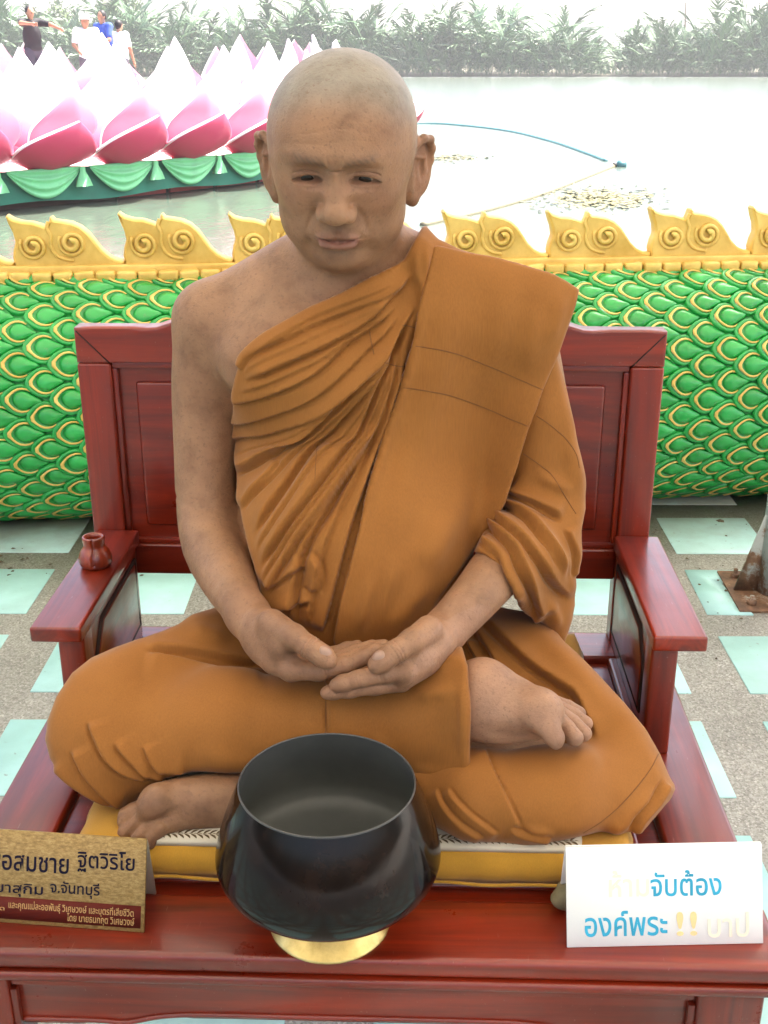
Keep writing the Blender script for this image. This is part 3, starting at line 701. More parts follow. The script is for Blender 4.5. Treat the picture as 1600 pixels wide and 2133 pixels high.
gplace('วัดเขาสุกิม', -62, 90, 1836, 1866, INK)
gplace('จ.จันทบุรี', 105, 208, 1837, 1870, INK)
gplace('อุทิศให้คุณพ่อสะอาด', -160, 10, 1880, 1893, TAN)
gplace('และคุณแม่ละออพันธุ์ วิเศษวงษ์ และบุตรที่เสียชีวิต', 18, 279, 1883, 1905, TAN)
gplace('โดย นายธนกฤต วิเศษวงษ์', 140, 280, 1906, 1927, TAN)
Xg = Mg.to_3x3() @ Vector((1, 0, 0)); tp = Mg @ Vector((0, hg-.004, -.003)); bb = Vector(bl)+Vector((0, .062, 0)); upb = tp-bb; L_ = upb.length; upb.normalize(); nb = Xg.cross(upb)
Mb = Matrix(((Xg.x, upb.x, nb.x, bb.x), (Xg.y, upb.y, nb.y, bb.y), (Xg.z, upb.z, nb.z, bb.z), (0, 0, 0, 1)))
put('back_leg', panel(Mb, wg, L_, .003), simple('grey_brown_acrylic', (.30, .25, .19), .3, .1, bump=0), gs)
# ================================================================== roof post
RUST = MT('rusty_painted_steel', .6); f = RUST.noise(14, 6, .7); ge = RUST.n('ShaderNodeNewGeometry'); sx = RUST.n('ShaderNodeSeparateXYZ'); RUST.l(ge.outputs['Position'], sx.inputs[0])
ad = RUST.n('ShaderNodeMath', operation='MULTIPLY_ADD'); RUST.l(sx.outputs[2], ad.inputs[0]); ad.inputs[1].default_value = 1.1; RUST.l(f, ad.inputs[2])
RUST.col(RUST.ramp(ad.outputs[0], [(.42, (.09, .045, .025)), (.56, (.20, .10, .05)), (.64, (.36, .37, .34)), (.9, (.44, .46, .43))])); RUST.bump(f, .3, .004); RUST = RUST.m
q = onz(1630, 1235, 0); QX, QY = float(q[0])-.022, float(q[1])
post = empty('roof_post', (QX, QY, 0), 'rusty grey steel roof post with gusset plates and floor bolts', 'post')
put('pole', tube_me([(QX, QY, 0), (QX, QY, 1.2), (QX, QY, 3.3)], .052, 24), RUST, post)
box('base_plate', QX-.13, QX+.13, QY-.13, QY+.13, .0005, .008, RUST, post, .002)
for a in range(4):
    c_, s_ = math.cos(a*math.pi/2), math.sin(a*math.pi/2)
    put('gusset', prism_me([(.045, .006), (.115, .006), (.052, .235), (.045, .235)], .010, lambda u, z, t, c_=c_, s_=s_: (QX+c_*u-s_*(t-.005), QY+s_*u+c_*(t-.005), z)), RUST, post)
for a in (45, 135, 225, 315):
    bx_, by_ = QX+.125*math.cos(math.radians(a))*1.0, QY+.125*math.sin(math.radians(a))
    put('bolt', lathe_me([(.013, .007), (.014, .010), (.014, .019), (.012, .020), (.0065, .020), (.0065, .032), (.004, .033)], 8, (bx_, by_)), RUST, post)
# the roof the post carries: it shades the whole deck (its underside stays above the picture)
ROOFM = MT('white_canvas', .8).col((.80, .78, .72)); tl = ROOFM.n('ShaderNodeBsdfTranslucent'); tl.inputs[0].default_value = (.86, .80, .68, 1); mxs = ROOFM.n('ShaderNodeMixShader'); mxs.inputs[0].default_value = .24
ROOFM.l(ROOFM.b.outputs[0], mxs.inputs[1]); ROOFM.l(tl.outputs[0], mxs.inputs[2]); ROOFM.l(mxs.outputs[0], [q_ for q_ in ROOFM.t.nodes if q_.type == 'OUTPUT_MATERIAL'][0].inputs['Surface']); ROOFM = ROOFM.m
BEAM = simple('grey_steel', (.4, .4, .39), .5, .1, 3)
roof = tag(put('canopy_roof', mk([(-5.5, -4.2, 3.305), (5.5, -4.2, 3.305), (5.5, 4.6, 3.305), (-5.5, 4.6, 3.305)], [(0, 1, 2, 3)]), ROOFM), 'flat white canvas canopy over the deck carried by the steel post', 'canopy')
for yy in (-2, .5, 3.0, 4.4): box('roof_beam', -5.5, 5.5, yy-.04, yy+.04, 3.2, 3.304, BEAM, roof, 0)
# ================================================================== lotus float
FZ = -.38
fpath = cr([(-11.2, 14.8), (-6.95, 19.0), (-5.05, 21.1), (-3.1, 23.7), (-1.5, 26.2), (-.6, 28.4), (-1.1, 30.8), (-3.5, 31.4), (-7, 28.5), (-11, 23.5), (-14.2, 18), (-13.6, 15)], 24, True)
seg = np.linalg.norm(np.roll(fpath, -1, 0)-fpath, axis=1); fl = np.concatenate([[0], np.cumsum(seg)]); FL = fl[-1]
def fp(s, inset=0.):
    s = s % FL; k = min(np.searchsorted(fl, s, 'right')-1, len(fpath)-1); a, b = fpath[k], fpath[(k+1) % len(fpath)]; p = a+(b-a)*((s-fl[k])/(seg[k]+1e-9))
    t = fpath[(k+6) % len(fpath)]-fpath[(k-5) % len(fpath)]; t /= np.linalg.norm(t); n = np.array([t[1], -t[0]]); return p-n*inset, t, n
flo = empty('lotus_float', (-6.5, 23.0, WATER_Z), 'huge pink and white lotus float with green swags moored on the water', 'float')
def strip(z0, z1, ins0, ins1, name, mat, wav=0, n=260, ph=0):
    V = []; F = []
    for k in range(n):
        s = FL*k/n
        for z, i in ((z1, ins1), (z0, ins0)):
            p, t, nn = fp(s, i); V.append((p[0], p[1], z+(wav*math.sin(s*2.1+ph) if z == z0 else 0)))
    for k in range(n): F.append((2*k, 2*k+1, (2*k+3) % (2*n), (2*k+2) % (2*n)))
    return put(name, mk(V, F, True), mat, flo)
SKIRT = simple('dark_green_canvas', (.012, .17, .10), .7, .2, 2); HULL = simple('dark_red_hull', (.07, .018, .016), .7, .3, 3); REDP = simple('red_panel', (.42, .035, .03), .6, .2, 6)
strip(-.90, FZ, .05, .12, 'skirt', SKIRT, .03); strip(WATER_Z-.2, -.80, .40, .34, 'hull', HULL)
V = [(*fp(FL*k/260, .05)[0], FZ+.01) for k in range(260)]; put('float_deck', mk(V, [tuple(range(260))]), simple('white_deck', (.78, .77, .76), .6, .05), flo)
for s0 in np.arange(8.6, 13.5, 1.2):
    V = [(*fp(s0+.02, .30)[0], -.98), (*fp(s0+1.1, .30)[0], -.98), (*fp(s0+1.1, .30)[0], -.70), (*fp(s0+.02, .30)[0], -.70)]
    V += [(*fp(s0+.02, .36)[0], -.98), (*fp(s0+1.1, .36)[0], -.98), (*fp(s0+1.1, .36)[0], -.70), (*fp(s0+.02, .36)[0], -.70)]
    put('hull_panel', mk(V, [(0, 1, 2, 3), (5, 4, 7, 6), (4, 0, 3, 7), (1, 5, 6, 2), (3, 2, 6, 7), (4, 5, 1, 0)]), REDP, flo)
def petal_mat(name, stops):
    m = MT(name, .55); at = attr(m); m.col(m.ramp(at.outputs['Fac'], stops)); m.bump(m.noise(3, 3), .05, .02); return m.m
PIN = petal_mat('petal_inside', [(0, (.80, .62, .66)), (.6, (.84, .80, .80)), (1, (.85, .83, .83))])
PINC = petal_mat('pink_petal_inside', [(0, (.70, .22, .32)), (.6, (.76, .40, .50)), (1, (.80, .60, .66))])
POA = petal_mat('crimson_petal', [(0, (.50, .02, .07)), (.7, (.58, .03, .11)), (1, (.62, .08, .17))])
POB = petal_mat('pink_petal', [(0, (.50, .010, .06)), (.14, (.58, .045, .12)), (.5, (.62, .10, .17)), (1, (.66, .16, .23))])
POC = petal_mat('pale_petal', [(0, (.62, .06, .16)), (.2, (.72, .26, .38)), (.48, (.79, .55, .61)), (.68, (.84, .80, .80)), (1, (.85, .83, .83))])
EDGE = simple('petal_edge', (.82, .78, .78), .6, .05, bump=0)
def petal_me(L, Wd, prof, cup, mats, nu=12, nv=14, crease=.05, TP=1.6):
    """prof(v) -> (out, up) centre line; solid with separate outer and inner skins"""
    V = []; C = []
    for side, off in ((0, 0.), (1, .05)):
        for j in range(nv+1):
            v = j/nv; o, u = prof(v); o2, u2 = prof(min(1, v+.02)); o1, u1 = prof(max(0, v-.02)); tx, tz = o2-o1, u2-u1; l = math.hypot(tx, tz); nx, nz = tz/l, -tx/l     # outward normal
            w = Wd*.5*((.70+.30*math.sin(math.pi/2*v/.38)) if v < .38 else max(0., 1-((v-.38)/.62)**TP))
            for i in range(nu+1):
                a = 2*i/nu-1; cc = -cup*w*(a*a)+crease*w*(1-abs(a))*(1-v*.3)
                V.append(((o+nx*(cc-off)), a*w, (u+nz*(cc-off)))); C.append(v)
    n1 = (nu+1)*(nv+1); F = []; MI = []
    for j in range(nv):
        for i in range(nu):
            k = j*(nu+1)+i; F.append((k, k+1, k+nu+2, k+nu+1)); MI.append(0); F.append((n1+k, n1+k+nu+1, n1+k+nu+2, n1+k+1)); MI.append(1)
        for e_ in (0, nu):
            k = j*(nu+1)+e_; q = (k, k+nu+1, n1+k+nu+1, n1+k); F.append(q if e_ == 0 else q[::-1]); MI.append(2)
    for i in range(nu): F.append((i, n1+i, n1+i+1, i+1)); MI.append(2)
    me = mk(V, F, True, MI); at = me.attributes.new('Col', 'FLOAT', 'POINT'); at.data.foreach_set('value', np.array(C, np.float32)[:len(me.vertices)])
    for m_ in mats: me.materials.append(m_)
    return me
PA = petal_me(1.5, 1.62, lambda v: (1.0*math.sin(v*1.45), .86*v**1.5-.10*v), .10, (POA, PIN, EDGE), crease=.16, TP=1.9)
PB = petal_me(1.3, 1.45, lambda v: (.62*math.sin(v*1.9), 1.22*v), .20, (POB, PIN, EDGE), crease=.22, TP=1.5)
PC_ = petal_me(2.2, 1.75, lambda v: (.62*math.sin(v*2.3), 2.0*v), .40, (POC, PINC, EDGE), crease=.14, TP=1.25)
def ring(me, step, s0, inset, z, tilt=0., sc=1., jz=.0, tw=.25, roll=0.):
    n = int(round(FL/step)) if inset < 2 else int(round(FL*.8/step))
    for k in range(n):
        s = s0+FL*k/n; p, t, nn = fp(s, inset); x, y = topx((p[0], p[1], z+.5))
        o = put('petal', me, None, flo, loc=(p[0], p[1], z+random.uniform(-jz, jz)), rot=(roll, tilt, math.atan2(nn[1], nn[0])+random.uniform(-.05, .05)+tw), scale=(sc, sc, sc*random.uniform(.97, 1.03)))
ring(PA, 1.55, .9, .30, FZ+.04, tw=.30, roll=-.12); ring(PB, 1.55, .25, 1.05, FZ+.02, tw=.12); ring(PC_, 1.45, .95, 1.75, FZ+.12, 0, .94, .12, tw=.1); ring(PC_, 1.5, .2, 2.35, FZ+.24, 0, .92, .15, tw=.1)
# swags with gathered tails
SWG = simple('light_green_satin', (.20, .62, .28), .4, .15, 4, bump=0)
def swag(s0, s1):
    V = []; F = []; nu, nv = 18, 14
    for j in range(nv+1):
        v = j/nv
        for i in range(nu+1):
            u = i/nu; s = s0+(s1-s0)*u; sag = .44*math.sin(math.pi*u)**.9; p, t, nn = fp(s, .03); rip = .035*math.sin(v*math.pi*7)*math.sin(math.pi*u)**.5
            p = p+nn*(.04+rip+.05*math.sin(math.pi*v)*math.sin(math.pi*u)); V.append((p[0], p[1], FZ+.03-(.05+sag)*v))
    for j in range(nv):
        for i in range(nu): k = j*(nu+1)+i; F.append((k, k+nu+1, k+nu+2, k+1))
    me = mk(V, F, True); put('swag', me, SWG, flo)
    p, t, nn = fp(s1, -.06); V = []; F = []; m_ = 14
    for z, r in ((FZ+.02, .05), (FZ-.06, .05), (FZ-.18, .11), (FZ-.30, .15)):
        for k in range(m_): a = 6.283*k/m_; rr = r*(1+.25*math.sin(a*5)); V.append((p[0]+t[0]*rr*math.cos(a)+nn[0]*rr*.5*math.sin(a), p[1]+t[1]*rr*math.cos(a)+nn[1]*rr*.5*math.sin(a), z))
    for j in range(3):
        for k in range(m_): F.append((j*m_+k, (j+1)*m_+k, (j+1)*m_+(k+1) % m_, j*m_+(k+1) % m_))
    F.append(tuple(3*m_+k for k in range(m_)))
    put('swag_tail', mk(V, F, True), SWG, flo)
s = .1
while s < 21: swag(s, s+1.36); s += 1.55
box('platform', -8.6, -5.9, 23.6, 27.2, FZ+.02, .50, simple('float_platform', (.7, .68, .66), .7, .1, 2), flo, 0)
# ================================================================== implicit modelling helpers
def smin(a, b, k):
    h = np.clip(.5+.5*(b-a)/k, 0, 1); return b*(1-h)+a*h-k*h*(1-h)
def smax(a, b, k): return -smin(-a, -b, k)
def rot3(rx=0, ry=0, rz=0):
    from mathutils import Euler
    return np.array(Euler((rx, ry, rz)).to_matrix())
def ell(P, c, r, R=None):
    q = P-np.asarray(c)
    if R is not None: q = q@R
    q = q/np.asarray(r); k0 = np.sqrt(np.einsum('ij,ij->i', q, q)); q = q/np.asarray(r); k1 = np.sqrt(np.einsum('ij,ij->i', q, q))+1e-9
    return k0*(k0-1)/k1
def cone(P, a, b, ra, rb):
    a, b = np.asarray(a, float), np.asarray(b, float); ba = b-a; pa = P-a; h = np.clip(pa@ba/(ba@ba+1e-12), 0, 1)
    pa = pa-h[:, None]*ba; return np.sqrt(np.einsum('ij,ij->i', pa, pa))-(ra+(rb-ra)*h)
def chain(P, pts, k=.006, D=None):
    """pts: list of (xyz, r) joined by tapering segments"""
    for (a, ra), (b, rb) in zip(pts[:-1], pts[1:]):
        d = cone(P, a, b, ra, rb); D = d if D is None else smin(D, d, k)
    return D
def limb(P, pts, n=4):
    """smooth tapering limb through (xyz, r) stations"""
    Q = cr([(*p, r) for p, r in pts], n); D = None
    for a, b in zip(Q[:-1], Q[1:]):
        d = cone(P, a[:3], b[:3], a[3], b[3]); D = d if D is None else np.minimum(D, d)
    return D
def surface_nets(f, lo, hi, h, blk=6):
    lo = np.asarray(lo, float); n = (np.ceil((np.asarray(hi)-lo)/(h*blk))).astype(int); N = n*blk+1
    bc = np.stack(np.meshgrid(*[np.arange(k) for k in n], indexing='ij'), -1).reshape(-1, 3)
    cen = lo+(bc+.5)*blk*h; dc = f(cen); act = np.abs(dc) < blk*h*.9+.006
    G = np.repeat(np.repeat(np.repeat(dc.reshape(n), blk, 0), blk, 1), blk, 2).astype(np.float32)
    G = np.pad(G, ((0, 1),)*3, mode='edge')
    ids = bc[act]; off = np.stack(np.meshgrid(*[np.arange(blk+1)]*3, indexing='ij'), -1).reshape(-1, 3)
    need = np.zeros(N, bool)
    for o in off: need[ids[:, 0]*blk+o[0], ids[:, 1]*blk+o[1], ids[:, 2]*blk+o[2]] = True
    I = np.argwhere(need); val = np.empty(len(I), np.float32)
    for s in range(0, len(I), 400000): val[s:s+400000] = f(lo+I[s:s+400000]*h)
    G[I[:, 0], I[:, 1], I[:, 2]] = val
    S = G < 0
    C = np.zeros(tuple(N-1), np.uint8)
    for a in (0, 1):
        for b in (0, 1):
            for c in (0, 1): C += S[a:N[0]-1+a, b:N[1]-1+b, c:N[2]-1+c]
    cells = np.argwhere((C > 0) & (C < 8)); idx = np.full(tuple(N-1), -1, np.int32); idx[tuple(cells.T)] = np.arange(len(cells))
    acc = np.zeros((len(cells), 3)); cnt = np.zeros(len(cells))
    corners = [(a, b, c) for a in (0, 1) for b in (0, 1) for c in (0, 1)]
    for i, p in enumerate(corners):
        for q in corners[i+1:]:
            if sum(abs(np.array(p)-q)) != 1: continue
            a = G[cells[:, 0]+p[0], cells[:, 1]+p[1], cells[:, 2]+p[2]]; b = G[cells[:, 0]+q[0], cells[:, 1]+q[1], cells[:, 2]+q[2]]
            m = (a < 0) != (b < 0); t = np.where(m, a/(a-b+1e-20), 0)
            acc[m] += (np.array(p)+(np.array(q)-p)*t[m][:, None]); cnt[m] += 1
    V = lo+(cells+acc/cnt[:, None])*h
    F = []
    for ax in range(3):
        u, v = [(1, 2), (2, 0), (0, 1)][ax]
        A = S.take(range(N[ax]-1), ax); B = S.take(range(1, N[ax]), ax); E = np.argwhere(A != B)
        E = E[(E[:, u] > 0) & (E[:, v] > 0) & (E[:, u] < N[u]-1) & (E[:, v] < N[v]-1)]
        flip = A[tuple(E.T)]
        eu = np.zeros(3, int); eu[u] = 1; ev = np.zeros(3, int); ev[v] = 1
        g = lambda D: idx[tuple((E+D).T)]
        Q = np.stack([g(-eu-ev), g(-ev), g(0*eu), g(-eu)], 1); Q[~flip] = Q[~flip][:, ::-1]; F.append(Q[(Q >= 0).all(1)])
    F = np.concatenate(F)
    return V, np.concatenate([F[:, [0, 1, 2]], F[:, [0, 2, 3]]])
def grad(f, V, e=.0004):
    K = np.array([[1, -1, -1], [-1, -1, 1], [-1, 1, -1], [1, 1, 1]], float); g = np.zeros_like(V)
    for k in K: g += k*f(V+k*e)[:, None]
    return g/(4*e)
def project(f, V, it=2, cap=.003, F=None, mask=None):
    """move vertices onto the surface (only those of the masked triangles, if given)"""
    ix = np.unique(F[mask]) if mask is not None else np.arange(len(V)); V = V.copy(); U = V[ix]
    for _ in range(it):
        g = grad(f, U); d = f(U); U = U-g*np.clip(d/((g*g).sum(1)+1e-6), -cap, cap)[:, None]
    V[ix] = U; return V
def refine(V, F, mask):
    """split every triangle of the mask in four and fit its neighbours: no gaps"""
    F = F.astype(np.int64); n = len(V)
    E = np.concatenate([F[:, [0, 1]], F[:, [1, 2]], F[:, [2, 0]]]); key = np.sort(E, 1); key = key[:, 0]*n+key[:, 1]
    uk, inv = np.unique(key, return_inverse=True); inv = inv.reshape(3, -1).T
    sp = np.zeros(len(uk), bool)
    m = mask.copy()
    for _ in range(12):
        sp[inv[m].ravel()] = True; c = sp[inv].sum(1); m2 = m | (c >= 2)
        if (m2 == m).all(): break
        m = m2
    sp[:] = False; sp[inv[m].ravel()] = True
    mid = np.full(len(uk), -1, np.int64); k = np.nonzero(sp)[0]; mid[k] = n+np.arange(len(k))
    V2 = np.concatenate([V, (V[uk[k]//n]+V[uk[k] % n])/2])
    M = mid[inv]; c = (M >= 0).sum(1); out = [F[c == 0]]
    f, q = F[c == 3], M[c == 3]
    out += [np.stack(t, 1) for t in ((f[:, 0], q[:, 0], q[:, 2]), (q[:, 0], f[:, 1], q[:, 1]), (q[:, 2], q[:, 1], f[:, 2]), (q[:, 0], q[:, 1], q[:, 2]))]
    f, q = F[c == 1], M[c == 1]; j = np.argmax(q >= 0, 1); r = np.arange(len(f)); a, b, d, e = f[r, j], f[r, (j+1) % 3], f[r, (j+2) % 3], q[r, j]
    out += [np.stack((a, e, d), 1), np.stack((e, b, d), 1)]
    return V2, np.concatenate(out)
def vnormals(V, F):
    n = np.zeros_like(V); fn = np.cross(V[F[:, 1]]-V[F[:, 0]], V[F[:, 2]]-V[F[:, 0]])
    for k in range(3): np.add.at(n, F[:, k], fn)
    return n/(np.linalg.norm(n, axis=1)[:, None]+1e-12)
def relax(V, F, it=2, lam=.5):
    n = len(V); E = np.concatenate([F[:, [0, 1]], F[:, [1, 2]], F[:, [2, 0]]])
    for _ in range(it):
        s = np.zeros_like(V); c = np.zeros(n); np.add.at(s, E[:, 0], V[E[:, 1]]); np.add.at(c, E[:, 0], 1); V = V+lam*(s/np.maximum(c, 1)[:, None]-V)
    return V
def topxA(V):
    d = V-CC; k = d@CF; return W/2+FPX*(d@CR)/k, H/2-FPX*(d@CU)/k
def smooth01(x): x = np.clip(x, 0, 1); return x*x*(3-2*x)
# ---- picture-plane maps (sampled at a surface point's direction): outlines and the run of the folds
GS = 2; GW, GH = W//GS+120, H//GS+60; GX0_, GY0_ = -120, -60       # 2 px cells with a margin
_gx, _gy = np.meshgrid(np.arange(GW)*GS+GX0_, np.arange(GH)*GS+GY0_)
def samp(M, x, y):
    u = np.clip((x-GX0_)/GS, 0, GW-1.001); v = np.clip((y-GY0_)/GS, 0, GH-1.001); i = u.astype(int); j = v.astype(int); u -= i; v -= j
    return M[j, i]*(1-u)*(1-v)+M[j, i+1]*u*(1-v)+M[j+1, i]*(1-u)*v+M[j+1, i+1]*u*v
def polymap(pts, n=6):
    """signed distance (pixels, negative inside) to a smoothed outline"""
    P = cr(pts, n, True) if n > 1 else np.array(pts, float); s = 8
    gx, gy = _gx[::s//GS, ::s//GS], _gy[::s//GS, ::s//GS]; D = np.full(gx.shape, 1e9); ins = np.zeros(gx.shape, bool)
    for a, b in zip(P, np.roll(P, -1, 0)):
        d = b-a; t = np.clip(((gx-a[0])*d[0]+(gy-a[1])*d[1])/(d@d+1e-9), 0, 1); D = np.minimum(D, np.hypot(gx-a[0]-t*d[0], gy-a[1]-t*d[1]))
        c = ((a[1] > gy) != (b[1] > gy)) & (gx < (b[0]-a[0])*(gy-a[1])/(b[1]-a[1]+1e-12)+a[0]); ins ^= c
    D = np.where(ins, -D, D); k = s//GS
    # bilinear upsample
    jj = np.minimum(np.arange(GH)/k, D.shape[0]-1.001); ii = np.minimum(np.arange(GW)/k, D.shape[1]-1.001); j0, i0 = jj.astype(int), ii.astype(int); fj, fi = (jj-j0)[:, None], (ii-i0)[None]
    return D[j0][:, i0]*(1-fj)*(1-fi)+D[j0][:, i0+1]*(1-fj)*fi+D[j0+1][:, i0]*fj*(1-fi)+D[j0+1][:, i0+1]*fj*fi
def stroke(M, pts, amp, w, sharp=0, taper=None, n=8):
    """lay one fold into map M (metres). sharp=0: soft ridge. sharp>0: pleat, high to the left of travel (y down), dropping within `sharp` px on the right; sharp<0: mirrored"""
    taper = taper or ((.4, .4) if sharp == 0 else (.15, .15))
    P = cr(pts, n); L = np.concatenate([[0], np.cumsum(np.linalg.norm(np.diff(P, axis=0), axis=1))]); R = 3.2*w+8
    x0, x1 = P[:, 0].min()-R, P[:, 0].max()+R; y0, y1 = P[:, 1].min()-R, P[:, 1].max()+R
    i0, i1 = max(0, int((x0-GX0_)/GS)), min(GW, int((x1-GX0_)/GS)+1); j0, j1 = max(0, int((y0-GY0_)/GS)), min(GH, int((y1-GY0_)/GS)+1)
    gx, gy = _gx[j0:j1, i0:i1], _gy[j0:j1, i0:i1]; best = np.full(gx.shape, 1e9); sg = np.zeros(gx.shape); tt = np.zeros(gx.shape)
    for k in range(len(P)-1):
        a, d = P[k], P[k+1]-P[k]; ll = d@d+1e-9; t = np.clip(((gx-a[0])*d[0]+(gy-a[1])*d[1])/ll, 0, 1); dx, dy = gx-a[0]-t*d[0], gy-a[1]-t*d[1]; r = np.hypot(dx, dy)
        m = r < best; best[m] = r[m]; s = (dx*d[1]-dy*d[0]); sg[m] = np.sign(s[m]); tt[m] = (L[k]+t[m]*(L[k+1]-L[k]))/L[-1]
    s = best*np.where(sg == 0, 1, sg)
    tp = smooth01(tt/max(taper[0], 1e-3))*smooth01((1-tt)/max(taper[1], 1e-3)) if taper else 1
    if sharp == 0: pr = np.exp(-(s/w)**2)
    else:
        q = s if sharp > 0 else -s; a = abs(sharp); pr = np.where(q > 0, np.exp(-(np.abs(q)/w)**1.3), np.exp(-(q/a)**2))-.55*np.exp(-((q+1.4*a)/(a*.9))**2)
    M[j0:j1, i0:i1] += amp*pr*tp
# ================================================================== the seated figure: body
def PX(x, y, Y): return ony(x, y, Y)
# ---- head: local frame, x to the viewer's right, y back, z up, origin inside at eye level
HR = rot3(math.radians(20), 0, 0); HR = rot3(0, 0, math.radians(-2.0)) @ HR @ rot3(0, math.radians(1.0), 0)
HO = PX(701, 372, 1.312)-HR@np.array([0, -.080, -.0065])
def hl2w(p): return HO+HR@np.asarray(p, float)
EAR = []; EDZ = .034
for s in (-1, 1):
    a = [(.074, -.006, .024), (.084, -.002, .034), (.093, .006, .038), (.100, .015, .033), (.102, .020, .020), (.1000, .021, .005), (.0945, .018, -.012), (.0875, .010, -.027), (.080, .004, -.035)]
    EAR.append([(np.array([s*x, y, z-EDZ]), .0042+.0006*(i == 0)) for i, (x, y, z) in enumerate(a)])
def headL(Q):
    """signed distance of the head in its own frame"""
    x, y, z = Q.T; ax = np.abs(x); A = np.stack([ax, y, z], 1)
    d = ell(Q, (0, .014, .020), (.0818, .098, .0745))
    d = smin(d, ell(Q, (0, -.018, .014), (.0765, .073, .068)), .03)          # forehead
    d = smin(d, ell(Q, (0, -.026, -.030), (.0705, .060, .066)), .035)        # mid face
    d = smin(d, ell(Q, (0, -.030, -.078), (.0610, .052, .046)), .03)         # jaw
    d = smin(d, ell(A, (.039, -.028, -.074), (.031, .042, .038)), .02)       # jowl
    d = smin(d, ell(Q, (0, -.062, -.109), (.028, .024, .018)), .02)          # chin
    d = smin(d, ell(A, (.043, -.052, -.030), (.023, .026, .025)), .018)      # cheek
    d = smin(d, ell(A, (.024, -.0780, .0195), (.028, .0155, .0085), rot3(0, math.radians(8), math.radians(20))), .012)   # brow ridge
    d = smin(d, ell(Q, (0, -.083, .016), (.014, .010, .012)), .012)          # glabella
    d = smax(d, -ell(A, (.0300, -.0985, .0005), (.0185, .0155, .0110)), .012)                   # sockets
    # nose
    d = smin(d, chain(Q, [((0, -.079, .006), .0105), ((0, -.0925, -.018), .0115), ((0, -.102, -.033), .0125)], .006), .009)
    d = smin(d, ell(Q, (0, -.1045, -.0375), (.0150, .0130, .0115)), .006)
    d = smin(d, ell(A, (.0148, -.0945, -.0410), (.0098, .0125, .0092), rot3(math.radians(12), 0, math.radians(-14))), .005)
    d = smax(d, -ell(A, (.0075, -.1035, -.0512), (.0042, .0060, .0030)), .003)                   # nostrils
    # muzzle, lips
    d = smin(d, ell(Q, (0, -.070, -.068), (.032, .026, .022)), .016)
    d = smin(d, ell(A, (.0085, -.0918, -.0686), (.0160, .0080, .0052), rot3(0, math.radians(14), math.radians(12))), .004)
    d = smin(d, ell(Q, (0, -.0915, -.0803), (.0215, .0095, .0068)), .004)
    ml = -.0735+.0026*np.cos(np.clip(ax/.022, 0, 1)*math.pi*1.0)*0-.0020*np.exp(-(ax/.008)**2)+.0045*np.exp(-((ax-.026)/.008)**2)*0
    g = np.exp(-((z-ml)/.0016)**2)*smooth01((.0300-ax)/.013)*(y < -.055); d = d+.0024*g
    d = d+.0006*np.exp(-((ax-.0285)/.0040)**2-((z+.0735)/.005)**2)*(y < -.04)                    # mouth corners
    d = d+.0020*np.exp(-(ax/.0032)**2-((z+.0605)/.0055)**2)*(y < -.05)                            # philtrum
    d = d+.0030*np.exp(-(ax/.019)**2-((z+.0900)/.0045)**2)*(y < -.05)                             # below the lip
    # nasolabial fold: from the wing of the nose to beside the mouth
    t = np.clip((-.036-z)/.040, 0, 1); fx = .0205+.0175*t**.9; d = d+.0017*np.exp(-((ax-fx)/.0046)**2)*smooth01((z+.078)/.018)*smooth01((-.030-z)/.008)*(y < -.045)
    t = np.clip((-.076-z)/.030, 0, 1); fx = .0335+.002*t; d = d+.0009*np.exp(-((ax-fx)/.0050)**2)*smooth01((z+.106)/.014)*smooth01((-.078-z)/.008)*(y < -.03)   # marionette line
    # eyelids: a dome over each eyeball, parted by a slit
    E = ell(A, (.0320, -.0725, -.0020), (.0180, .0138, .0140)); d = smin(d, E, .0060)
    d = smax(d, -ell(A, (.0150, -.0985, .0010), (.0075, .0095, .0100)), .009)                   # deep inner corners
    sl = -.0072+.0016*np.clip(1-((ax-.032)/.015)**2, 0, 1)+.0022*((ax-.032)/.014)**2*0-.0015*(ax-.032)/.014
    ew = smooth01((.0190-np.abs(ax-.0320))/.007)*(y < -.055)
    d = d+.0052*np.exp(-(np.abs(z-sl)/(.0010+.0032*np.clip(1-((ax-.032)/.0175)**2, 0, 1)))**3)*ew                                                     # slit
    lidc = .0046-.10*(ax-.032)-16*(ax-.034)**2; d = d+.0016*np.exp(-((z-lidc)/.0013)**2)*smooth01((.017-np.abs(ax-.0335))/.005)*(y < -.055)     # crease above the lid
    bag = -.0150-.05*(ax-.032)+14*(ax-.032)**2; d = d+.0006*np.exp(-((z-bag)/.0030)**2)*smooth01((.018-np.abs(ax-.030))/.006)*(y < -.055)
    d = d-.0006*np.exp(-((z-bag-.0045)/.003)**2)*smooth01((.018-np.abs(ax-.031))/.006)*(y < -.055)
    d = d+.0016*np.exp(-((z-.009)/.0016)**2)*np.exp(-(ax/.008)**2)*(y < -.06)                      # crease over the nose root
    d = d+.0008*np.exp(-((ax-.0075-.05*(z-.018))/.0015)**2)*np.exp(-((z-.020)/.007)**2)*(y < -.06)
    for zz, am, ph in ((.040, .00025, 0), (.050, .0003, 1), (.061, .0002, 2)): d = d+am*np.exp(-((z-zz-.0025*np.sin(x*70+ph)+3*x*x)/.0014)**2)*smooth01((.05-ax)/.02)*(y < -.03)
    d = d+.0035*np.exp(-((ax-.070)/.012)**2-((y+.035)/.022)**2-((z-.018)/.022)**2)                # temples
    d = d+.0005*np.exp(-((ax-.052-.2*(z+.03))/.004)**2-((z+.035)/.022)**2)*(y < -.02)             # cheek line
